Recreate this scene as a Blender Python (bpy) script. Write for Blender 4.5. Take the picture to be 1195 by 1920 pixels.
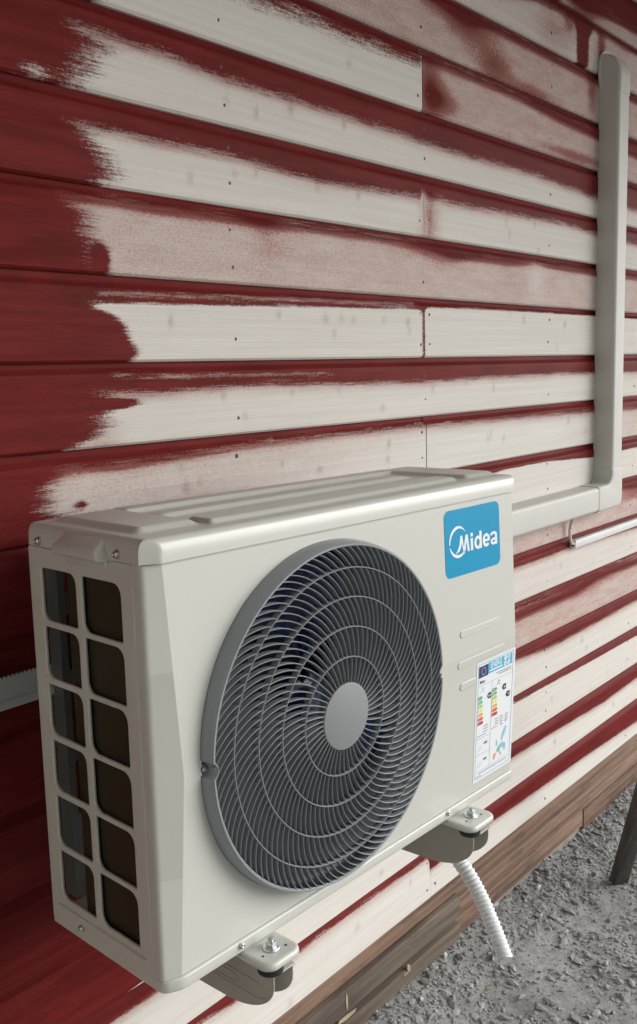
import bpy, bmesh, math, random
import numpy as np
from mathutils import Matrix, Vector, noise as mnoise
R = math.radians
PI = math.pi
random.seed(4)
rng = np.random.default_rng(11)
for o in list(bpy.data.objects):
    bpy.data.objects.remove(o)
sc = bpy.context.scene
COL = sc.collection

# ---------------------------------------------------------------- camera
cd = bpy.data.cameras.new('camera')
cam = bpy.data.objects.new('camera', cd)
COL.objects.link(cam)
sc.camera = cam
cd.sensor_fit = 'VERTICAL'
cd.sensor_height = 36.0
cd.lens = 32.391
cd.clip_start = 0.02
cd.clip_end = 500
cR = Vector((0.65103046, -0.75851643, -0.02849868))
cU = Vector((0.13311938, 0.07713135, 0.98809412))
cB = Vector((-0.74728748, -0.64707309, 0.1511881))
cam.matrix_world = Matrix(((cR.x, cU.x, cB.x, -1.7640312),
                           (cR.y, cU.y, cB.y, -1.1940821),
                           (cR.z, cU.z, cB.z, -0.0229056),
                           (0, 0, 0, 1)))

# ---------------------------------------------------------------- sky, sun, exposure
SUN_EL, SUN_AZ = 28.0, 50.0       # azimuth from the wall's outward normal towards +x
w = bpy.data.worlds.new('World')
sc.world = w
w.use_nodes = True
wn = w.node_tree.nodes
wl = w.node_tree.links
bg = wn['Background']
sky = wn.new('ShaderNodeTexSky')
sky.sky_type = 'NISHITA'
sky.sun_disc = False
sky.sun_elevation = R(SUN_EL)
sky.air_density = 1.0
sky.dust_density = 1.5
sky.ozone_density = 1.0
hsv = wn.new('ShaderNodeHueSaturation')
hsv.inputs['Saturation'].default_value = 0.35
wl.new(sky.outputs[0], hsv.inputs['Color'])
wl.new(hsv.outputs[0], bg.inputs[0])
bg.inputs[1].default_value = 0.10
sd = bpy.data.lights.new('sun', 'SUN')
sun = bpy.data.objects.new('sun', sd)
COL.objects.link(sun)
sd.energy = 2.2
sd.angle = R(60)
sd.color = (1.0, 0.992, 0.98)
az = R(SUN_AZ)
sdir = Vector((math.sin(az) * math.cos(R(SUN_EL)), -math.cos(az) * math.cos(R(SUN_EL)), math.sin(R(SUN_EL))))
sun.rotation_euler = sdir.to_track_quat('Z', 'Y').to_euler()
sky.sun_rotation = math.atan2(sdir.x, sdir.y)
sc.view_settings.view_transform = 'Standard'
sc.view_settings.look = 'None'
sc.view_settings.exposure = 0.78
sc.view_settings.gamma = 1.0
sc.cycles.max_bounces = 8

# ---------------------------------------------------------------- helpers
def tag(o, label=None, cat=None, group=None, kind=None):
    if label: o['label'] = label
    if cat: o['category'] = cat
    if group: o['group'] = group
    if kind: o['kind'] = kind
    return o

def empty(name, M=None):
    o = bpy.data.objects.new(name, None)
    o.empty_display_size = .05
    COL.objects.link(o)
    if M is not None: o.matrix_world = M
    return o

def link(name, me, mat=None, parent=None, smooth=None):
    me.name = name
    o = bpy.data.objects.new(name, me)
    COL.objects.link(o)
    if mat is not None and not me.materials: me.materials.append(mat)
    if smooth is not None and len(me.polygons):
        me.polygons.foreach_set('use_smooth', [True] * len(me.polygons))
        me.set_sharp_from_angle(angle=R(smooth))
    if parent is not None: o.parent = parent
    return o

def mesh_np(verts, faces):
    me = bpy.data.meshes.new('m')
    me.from_pydata([tuple(map(float, v)) for v in verts], [], [tuple(map(int, f)) for f in faces])
    me.update()
    return me

class MB:
    """collects vertices and faces of one mesh"""
    def __init__(s): s.v = []; s.f = []
    def add(s, v, f):
        n = len(s.v); s.v += [tuple(p) for p in v]; s.f += [tuple(i + n for i in q) for q in f]
        return s
    def box(s, a, b, M=None):
        x0, y0, z0 = a; x1, y1, z1 = b
        v = [(x0,y0,z0),(x1,y0,z0),(x1,y1,z0),(x0,y1,z0),(x0,y0,z1),(x1,y0,z1),(x1,y1,z1),(x0,y1,z1)]
        if M is not None: v = [tuple(M @ Vector(p)) for p in v]
        return s.add(v, [(0,3,2,1),(4,5,6,7),(0,1,5,4),(1,2,6,5),(2,3,7,6),(3,0,4,7)])
    def cyl(s, c, ax, r0, r1, h, n=24, cap=True):
        q = Vector(ax).normalized().to_track_quat('Z', 'Y').to_matrix()
        c = Vector(c); v = []
        for k in range(n):
            t = 2 * PI * k / n; v.append(tuple(c + q @ Vector((r0*math.cos(t), r0*math.sin(t), 0))))
        for k in range(n):
            t = 2 * PI * k / n; v.append(tuple(c + q @ Vector((r1*math.cos(t), r1*math.sin(t), h))))
        f = [(k, (k+1) % n, (k+1) % n + n, k + n) for k in range(n)]
        if cap: f += [tuple(range(n-1, -1, -1)), tuple(range(n, 2*n))]
        return s.add(v, f)
    def lathe(s, c, ax, prof, n=24):
        q = Vector(ax).normalized().to_track_quat('Z', 'Y').to_matrix(); c = Vector(c)
        v = []; m = len(prof)
        for k in range(n):
            t = 2 * PI * k / n
            for r, h in prof: v.append(tuple(c + q @ Vector((r*math.cos(t), r*math.sin(t), h))))
        f = []
        for k in range(n):
            a = k*m; b = ((k+1) % n)*m
            for i in range(m-1): f.append((a+i, b+i, b+i+1, a+i+1))
        return s.add(v, f)
    def tube(s, pts, rad, n=12, cap=True):
        pts = [Vector(p) for p in pts]; m = len(pts)
        if not hasattr(rad, '__len__'): rad = [rad] * m
        up = Vector((0.13, 0.2, 1)).normalized(); v = []
        for i, p in enumerate(pts):
            t = (pts[min(i+1, m-1)] - pts[max(i-1, 0)]).normalized()
            a = t.cross(up); a = a.normalized() if a.length > 1e-4 else Vector((1, 0, 0)); b = t.cross(a)
            for k in range(n):
                th = 2*PI*k/n; v.append(tuple(p + (a*math.cos(th) + b*math.sin(th)) * rad[i]))
        f = [(i*n+k, i*n+(k+1) % n, (i+1)*n+(k+1) % n, (i+1)*n+k) for i in range(m-1) for k in range(n)]
        if cap: f += [tuple(range(n)), tuple(range((m-1)*n, m*n))]
        return s.add(v, f)
    def mesh(s): return mesh_np(s.v, s.f)

def bevel_mesh(me, w, seg=2, angle=30):
    bm = bmesh.new(); bm.from_mesh(me)
    bmesh.ops.recalc_face_normals(bm, faces=bm.faces)
    es = [e for e in bm.edges if len(e.link_faces) == 2 and e.calc_face_angle(0) > R(angle)]
    bmesh.ops.bevel(bm, geom=es, offset=w, segments=seg, affect='EDGES', profile=.5, clamp_overlap=True)
    bm.to_mesh(me); bm.free(); me.update()
    return me

def fixn(me):
    bm = bmesh.new(); bm.from_mesh(me)
    bmesh.ops.recalc_face_normals(bm, faces=bm.faces)
    bm.to_mesh(me); bm.free(); me.update(); return me

def rrect(x0, z0, x1, z1, r, n=6, rr=None):
    """rounded rectangle, r may be a list of 4 radii: (x0z0, x1z0, x1z1, x0z1)"""
    rs = rr if rr else [r]*4
    out = []
    for (cx, cz, sx, sz, a0), q in zip([(x0,z0,1,1,180),(x1,z0,-1,1,270),(x1,z1,-1,-1,0),(x0,z1,1,-1,90)], rs):
        for k in range(n+1):
            a = R(a0 + 90*k/n)
            out.append((cx + sx*q + q*math.cos(a), cz + sz*q + q*math.sin(a)))
    return out

def plate(loops, thick=0.0, bevel=0.0, fn=None):
    """filled 2D curve with holes -> mesh; fn maps (u, v, d) to 3D"""
    cu = bpy.data.curves.new('c', 'CURVE'); cu.dimensions = '2D'; cu.fill_mode = 'BOTH'
    cu.extrude = max(thick/2 - bevel, 0); cu.bevel_depth = bevel; cu.bevel_resolution = 2
    cu.offset = -bevel
    for lp in loops:
        sp = cu.splines.new('POLY'); sp.points.add(len(lp)-1)
        for p, q in zip(sp.points, lp): p.co = (q[0], q[1], 0, 1)
        sp.use_cyclic_u = True
    o = bpy.data.objects.new('c', cu); COL.objects.link(o)
    dg = bpy.context.evaluated_depsgraph_get(); dg.update()
    me = bpy.data.meshes.new_from_object(o.evaluated_get(dg))
    bpy.data.objects.remove(o); bpy.data.curves.remove(cu)
    if fn:
        for v in me.vertices: v.co = fn(*v.co)
    me.update()
    return me

def text_mesh(txt, size, bold=0.0, fn=None, align='CENTER', sx=1.0, ext=0.0, ay='CENTER'):
    cu = bpy.data.curves.new('t', 'FONT'); cu.body = txt; cu.size = size; cu.offset = bold
    cu.align_x = align; cu.align_y = ay; cu.resolution_u = 4; cu.extrude = ext
    o = bpy.data.objects.new('t', cu); COL.objects.link(o)
    dg = bpy.context.evaluated_depsgraph_get(); dg.update()
    me = bpy.data.meshes.new_from_object(o.evaluated_get(dg))
    bpy.data.objects.remove(o); bpy.data.curves.remove(cu)
    for v in me.vertices:
        c = (v.co.x*sx, v.co.y, v.co.z)
        v.co = fn(*c) if fn else c
    me.update()
    return me

def join_meshes(ms):
    bm = bmesh.new()
    for m in ms: bm.from_mesh(m)
    me = bpy.data.meshes.new('j'); bm.to_mesh(me); bm.free(); me.update()
    return me

# ---------------------------------------------------------------- materials
def nodes(name):
    m = bpy.data.materials.new(name); m.use_nodes = True
    nt = m.node_tree
    return m, nt, nt.nodes, nt.links, nt.nodes['Principled BSDF']

def N(nt, typ, **kw):
    n = nt.nodes.new(typ)
    for k, v in kw.items():
        if k.startswith('i_'):
            key = k[2:]; key = int(key) if key.isdigit() else key.replace('_', ' ')
            n.inputs[key].default_value = v
        else: setattr(n, k, v)
    return n

def mathn(nt, op, a, b=None, c=None, clamp=False):
    n = nt.nodes.new('ShaderNodeMath'); n.operation = op; n.use_clamp = clamp
    for i, x in enumerate((a, b, c)):
        if x is None: continue
        if isinstance(x, (int, float)): n.inputs[i].default_value = x
        else: nt.links.new(x, n.inputs[i])
    return n.outputs[0]

def mixc(nt, f, a, b, blend='MIX'):
    n = nt.nodes.new('ShaderNodeMix'); n.data_type = 'RGBA'; n.blend_type = blend
    for s, x in ((n.inputs[0], f), (n.inputs[6], a), (n.inputs[7], b)):
        if isinstance(x, (int, float)): s.default_value = x
        elif isinstance(x, tuple): s.default_value = (*x[:3], 1)
        else: nt.links.new(x, s)
    return n.outputs[2]

def noise(nt, vec, scale, detail=4, rough=.55, dist=0.0):
    n = N(nt, 'ShaderNodeTexNoise', i_Scale=scale, i_Detail=detail, i_Roughness=rough, i_Distortion=dist)
    nt.links.new(vec, n.inputs['Vector']); return n.outputs['Fac']

def mapping(nt, vec, scale=(1,1,1), loc=(0,0,0), rot=(0,0,0)):
    n = N(nt, 'ShaderNodeMapping'); n.inputs['Scale'].default_value = scale
    n.inputs['Location'].default_value = loc; n.inputs['Rotation'].default_value = rot
    nt.links.new(vec, n.inputs['Vector']); return n.outputs[0]

def ramp(nt, fac, stops):
    n = nt.nodes.new('ShaderNodeMapRange'); n.interpolation_type = 'SMOOTHSTEP'
    (a, b), (c, d) = stops
    n.inputs[1].default_value = a; n.inputs[2].default_value = c
    n.inputs[3].default_value = b; n.inputs[4].default_value = d
    nt.links.new(fac, n.inputs[0]); return n.outputs[0]

def simple(name, col, rough=.5, metal=0.0, coat=0.0, dirt=.06, bump=0.0, bscale=300, dscale=9, spec=.5):
    m, nt, ns, lk, P = nodes(name)
    tc = N(nt, 'ShaderNodeTexCoord').outputs['Object']
    f = noise(nt, tc, dscale, 6, .6)
    f2 = ramp(nt, f, ((.35, 0.0), (.7, 1.0)))
    c = mixc(nt, f2, tuple(x*(1-dirt) for x in col), tuple(min(1, x*(1+dirt*.6)) for x in col))
    lk.new(c, P.inputs['Base Color'])
    r = mathn(nt, 'MULTIPLY_ADD', f, rough*.35, rough*.82)
    lk.new(r, P.inputs['Roughness'])
    P.inputs['Metallic'].default_value = metal
    P.inputs['Coat Weight'].default_value = coat
    P.inputs['Coat Roughness'].default_value = .12
    P.inputs['Specular IOR Level'].default_value = spec
    if bump:
        b = N(nt, 'ShaderNodeBump', i_Strength=bump, i_Distance=.001)
        lk.new(noise(nt, tc, bscale, 3), b.inputs['Height']); lk.new(b.outputs[0], P.inputs['Normal'])
    return m

def casing_mat():
    m, nt, ns, lk, P = nodes('casing_paint')
    tc = N(nt, 'ShaderNodeTexCoord').outputs['Object']
    f = noise(nt, tc, 5, 5, .6)
    sp = ramp(nt, noise(nt, tc, 140, 3, .6), ((.70, 0.0), (.78, 1.0)))
    sm = ramp(nt, noise(nt, mapping(nt, tc, (1, 1, .25)), 14, 6, .65), ((.5, 0.0), (.8, 1.0)))
    c = mixc(nt, f, (.535, .540, .495), (.565, .570, .525))
    c = mixc(nt, mathn(nt, 'MULTIPLY', sp, .12), c, (.3, .28, .22))
    c = mixc(nt, mathn(nt, 'MULTIPLY', sm, .04), c, (.45, .43, .36))
    lk.new(c, P.inputs['Base Color'])
    P.inputs['Coat Weight'].default_value = .20; P.inputs['Coat Roughness'].default_value = .07
    lk.new(mathn(nt, 'MULTIPLY_ADD', sm, .06, .34), P.inputs['Roughness'])
    b = N(nt, 'ShaderNodeBump', i_Strength=.10, i_Distance=.0006)
    lk.new(mathn(nt, 'ADD', noise(nt, tc, 420, 2), mathn(nt, 'MULTIPLY', noise(nt, tc, 9, 2), 3.0)), b.inputs['Height'])
    lk.new(b.outputs[0], P.inputs['Normal'])
    return m

def wood_mat(name, c1, c2, c3, rough=.75, scale=1.0, axis='x'):
    m, nt, ns, lk, P = nodes(name)
    tc = N(nt, 'ShaderNodeTexCoord').outputs['Object']
    st = {'x': (.8, 9, 9), 'z': (9, 9, .8)}[axis]
    v = mapping(nt, tc, tuple(q*scale for q in st))
    big = noise(nt, v, 2.2, 3, .5, .8)
    g = N(nt, 'ShaderNodeTexWave', i_Scale=1.4, i_Distortion=5.0, i_Detail=3.0)
    g.bands_direction = 'Z' if axis == 'x' else 'X'
    g.inputs['Detail Scale'].default_value = .6
    lk.new(v, g.inputs['Vector'])
    fine = noise(nt, mapping(nt, tc, tuple(q*scale*5 for q in st)), 2.5, 5, .65)
    spots = ramp(nt, noise(nt, mapping(nt, tc, (4, 11, 11) if axis == 'x' else (11, 11, 4)), 2.0, 3), ((.56, 0.0), (.68, 1.0)))
    c = mixc(nt, g.outputs['Fac'], c1, c2)
    c = mixc(nt, ramp(nt, big, ((.35, 0.0), (.7, 1.0))), c, c3)
    c = mixc(nt, mathn(nt, 'MULTIPLY', spots, .55), c, tuple(q*.35 for q in c1))
    c = mixc(nt, mathn(nt, 'MULTIPLY', ramp(nt, fine, ((.45, 0.0), (.75, 1.0))), .4), c, tuple(q*.5 for q in c2))
    lk.new(c, P.inputs['Base Color']); P.inputs['Roughness'].default_value = rough
    b = N(nt, 'ShaderNodeBump', i_Strength=.9, i_Distance=.003)
    lk.new(fine, b.inputs['Height']); lk.new(b.outputs[0], P.inputs['Normal'])
    return m

def siding_mat():
    m, nt, ns, lk, P = nodes('painted_siding')
    tc = N(nt, 'ShaderNodeTexCoord').outputs['Object']
    at = lambda n: N(nt, 'ShaderNodeAttribute', attribute_name=n).outputs['Fac']
    cov, thin, knot, bid = at('cov'), at('thin'), at('knot'), at('bid')
    # offset each board's pattern
    cmb = N(nt, 'ShaderNodeCombineXYZ'); lk.new(bid, cmb.inputs[0]); lk.new(mathn(nt, 'MULTIPLY', bid, 3.1), cmb.inputs[1])
    va = N(nt, 'ShaderNodeVectorMath', operation='ADD'); lk.new(tc, va.inputs[0]); lk.new(cmb.outputs[0], va.inputs[1])
    p = va.outputs[0]
    streak = noise(nt, mapping(nt, p, (9, 1, 190)), 1.6, 6, .68)          # brush bristles along the board
    streak2 = noise(nt, mapping(nt, p, (26, 1, 420)), 1.5, 4, .7)
    blotch = noise(nt, mapping(nt, p, (14, 1, 40)), 1.0, 5, .6)
    fuzz = noise(nt, mapping(nt, p, (130, 1, 260)), 1.4, 5, .75)          # rough saw texture
    n = mathn(nt, 'ADD', mathn(nt, 'MULTIPLY', streak, .62), mathn(nt, 'MULTIPLY', blotch, .16))
    n = mathn(nt, 'ADD', n, mathn(nt, 'MULTIPLY', streak2, .26))
    n = mathn(nt, 'ADD', n, mathn(nt, 'MULTIPLY', fuzz, .62))
    n = mathn(nt, 'SUBTRACT', n, .83)
    t = mathn(nt, 'MULTIPLY_ADD', n, 1.6, cov)
    msk = ramp(nt, t, ((.24, 0.0), (.76, 1.0)))
    # thin paint lets the red through
    rag = mathn(nt, 'ADD', mathn(nt, 'MULTIPLY', fuzz, .9), mathn(nt, 'MULTIPLY', blotch, .7))
    th = mathn(nt, 'MULTIPLY', thin, mathn(nt, 'MULTIPLY_ADD', rag, 1.5, -.62), clamp=True)
    th = mathn(nt, 'ADD', mathn(nt, 'MULTIPLY', th, 1.0), mathn(nt, 'MULTIPLY', thin, .22), clamp=True)
    grain = noise(nt, mapping(nt, p, (2.2, 1, 120)), 1.0, 4, .6, .5)
    wv = N(nt, 'ShaderNodeTexWave', i_Scale=1.0, i_Distortion=7.0, i_Detail=2.0)
    wv.bands_direction = 'Z'; lk.new(mapping(nt, p, (1.6, 1, 62)), wv.inputs['Vector'])
    wv.inputs['Detail Scale'].default_value = .5
    white = mixc(nt, ramp(nt, grain, ((.3, 0.0), (.75, 1.0))), (.675, .648, .590), (.75, .728, .685))
    gl = mathn(nt, 'MULTIPLY', ramp(nt, wv.outputs['Fac'], ((.86, 0.0), (1.0, 1.0))), .16)
    white = mixc(nt, gl, white, (.42, .36, .28))
    white = mixc(nt, mathn(nt, 'MULTIPLY', knot, .85, clamp=True), white, (.21, .175, .135))
    redn = noise(nt, mapping(nt, p, (5, 1, 60)), 1.0, 5, .65)
    red = mixc(nt, ramp(nt, redn, ((.3, 0.0), (.72, 1.0))), (.122, .0140, .0130), (.176, .0215, .0200))
    rb = ramp(nt, noise(nt, mapping(nt, p, (6, 1, 14)), 1.0, 4, .6), ((.5, 0.0), (.72, 1.0)))
    red = mixc(nt, mathn(nt, 'MULTIPLY', rb, .4), red, (.072, .012, .011))
    red = mixc(nt, mathn(nt, 'MULTIPLY', knot, .45), red, (.05, .012, .012))
    pink = mixc(nt, .80, white, (.42, .16, .13))
    thick = mathn(nt, 'MULTIPLY_ADD', thin, 1.7, -1.25, clamp=True)
    tg = mixc(nt, thick, mixc(nt, ramp(nt, fuzz, ((.45, 0.0), (.62, 1.0))), pink, (.33, .11, .10)), red)
    th = mathn(nt, 'ADD', th, mathn(nt, 'MULTIPLY', thick, mathn(nt, 'MULTIPLY_ADD', fuzz, .8, .5)), clamp=True)
    wcol = mixc(nt, th, white, tg)
    col = mixc(nt, msk, red, wcol)
    lk.new(col, P.inputs['Base Color'])
    lk.new(mathn(nt, 'MULTIPLY_ADD', msk, .08, .50), P.inputs['Roughness'])
    P.inputs['Specular IOR Level'].default_value = .05
    h = mathn(nt, 'ADD', mathn(nt, 'MULTIPLY', streak2, .5), mathn(nt, 'MULTIPLY', fuzz, mathn(nt, 'MULTIPLY_ADD', thin, 2.2, .5)))
    h = mathn(nt, 'ADD', h, mathn(nt, 'MULTIPLY', msk, .25))
    b = N(nt, 'ShaderNodeBump', i_Strength=.55, i_Distance=.0012)
    lk.new(h, b.inputs['Height']); lk.new(b.outputs[0], P.inputs['Normal'])
    return m

def ground_mat(name, c1, c2, scale=1.0):
    m, nt, ns, lk, P = nodes(name)
    tc = N(nt, 'ShaderNodeTexCoord').outputs['Object']
    a = noise(nt, tc, 3*scale, 4, .6); b_ = noise(nt, tc, 60*scale, 6, .7); c_ = noise(nt, tc, 380*scale, 4, .7)
    col = mixc(nt, ramp(nt, a, ((.35, 0.0), (.68, 1.0))), c1, c2)
    col = mixc(nt, mathn(nt, 'MULTIPLY', ramp(nt, b_, ((.42, 0.0), (.70, 1.0))), .55), col, tuple(x*.55 for x in c1))
    col = mixc(nt, mathn(nt, 'MULTIPLY', ramp(nt, c_, ((.5, 0.0), (.7, 1.0))), .4), col, tuple(min(1, x*1.5) for x in c2))
    lk.new(col, P.inputs['Base Color']); P.inputs['Roughness'].default_value = .95
    P.inputs['Specular IOR Level'].default_value = .15
    bb = N(nt, 'ShaderNodeBump', i_Strength=.9, i_Distance=.006)
    lk.new(mathn(nt, 'ADD', b_, mathn(nt, 'MULTIPLY', c_, .5)), bb.inputs['Height']); lk.new(bb.outputs[0], P.inputs['Normal'])
    return m

def stone_mat():
    m, nt, ns, lk, P = nodes('crushed_stone')
    tc = N(nt, 'ShaderNodeTexCoord').outputs['Object']
    at = N(nt, 'ShaderNodeAttribute', attribute_name='tone').outputs['Fac']
    c = mixc(nt, at, (.235, .236, .234), (.40, .402, .396))
    c = mixc(nt, mathn(nt, 'MULTIPLY', ramp(nt, noise(nt, tc, 120, 5, .7), ((.4, 0.0), (.7, 1.0))), .5), c, (.20, .195, .185))
    lk.new(c, P.inputs['Base Color']); P.inputs['Roughness'].default_value = .9
    b = N(nt, 'ShaderNodeBump', i_Strength=.5, i_Distance=.002)
    lk.new(noise(nt, tc, 500, 3, .7), b.inputs['Height']); lk.new(b.outputs[0], P.inputs['Normal'])
    return m

def coil_mat():
    m, nt, ns, lk, P = nodes('coil_fins')
    tc = N(nt, 'ShaderNodeTexCoord').outputs['Object']
    wv = N(nt, 'ShaderNodeTexWave', i_Scale=.5, i_Distortion=.3); wv.bands_direction = 'Z'
    lk.new(mapping(nt, tc, (1, 1, 1000)), wv.inputs['Vector'])
    c = mixc(nt, wv.outputs['Fac'], (.026, .023, .012), (.050, .045, .024))
    c = mixc(nt, mathn(nt, 'MULTIPLY', noise(nt, tc, 20, 3), .5), c, (.04, .035, .02))
    lk.new(c, P.inputs['Base Color']); P.inputs['Roughness'].default_value = .5
    P.inputs['Metallic'].default_value = .3
    return m

M = dict(
    case=casing_mat(),
    siding=siding_mat(),
    conduit=simple('conduit_plastic', (.575, .57, .525), .52, coat=.0, dirt=.03, bump=.03),
    tray=simple('trunking_plastic', (.80, .80, .80), .35, dirt=.03),
    cable=simple('cable_sheath', (.66, .62, .60), .45, dirt=.05),
    grille=simple('grille_plastic', (.205, .222, .235), .42, dirt=.04, bump=.08, bscale=900),
    rim=simple('rim_plastic', (.255, .278, .29), .40, dirt=.04, bump=.06, bscale=900),
    hub=simple('hub_plastic', (.205, .222, .222), .5, dirt=.03, bump=.1, bscale=900),
    blade=simple('fan_blade', (.022, .032, .105), .20, coat=.6, dirt=.2),
    shroud=simple('shroud_metal', (.78, .78, .76), .35, dirt=.1),
    dark=simple('dark_inside', (.012, .012, .012), .6),
    coil=coil_mat(),
    screw=simple('screw_zinc', (.62, .64, .66), .38, metal=1.0, dirt=.15),
    rubber=simple('rubber', (.015, .015, .02), .6),
    bracket=simple('bracket_steel', (.40, .385, .34), .42, dirt=.08),
    rail=simple('rail_steel', (.52, .54, .54), .40, dirt=.08),
    slot=simple('steel_channel', (.085, .09, .085), .45, dirt=.1),
    nail=simple('nail_head', (.06, .055, .05), .6, metal=.3),
    hose=simple('hose_plastic', (.76, .77, .78), .40, dirt=.03),
    logo=simple('sticker_blue', (.006, .285, .50), .40, coat=.0, dirt=.03, spec=.16),
    white=simple('sticker_white', (.80, .82, .84), .3, coat=.5, dirt=.01),
    plank=wood_mat('plank_brown', (.215, .130, .086), (.100, .059, .040), (.245, .152, .104)),
    plank_old=wood_mat('plank_grey', (.125, .095, .068), (.165, .125, .092), (.070, .050, .036)),
    plank_pale=wood_mat('plank_pale', (.26, .24, .20), (.22, .20, .165), (.30, .275, .23)),
    post=wood_mat('post_wood', (.070, .062, .050), (.05, .043, .035), (.09, .08, .065), axis='z'),
    roofwood=wood_mat('roof_boards', (.20, .15, .10), (.16, .12, .08), (.24, .18, .13)),
    ground=ground_mat('gravel_ground', (.30, .304, .302), (.41, .414, .408)),
    stone=stone_mat(),
)

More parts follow.
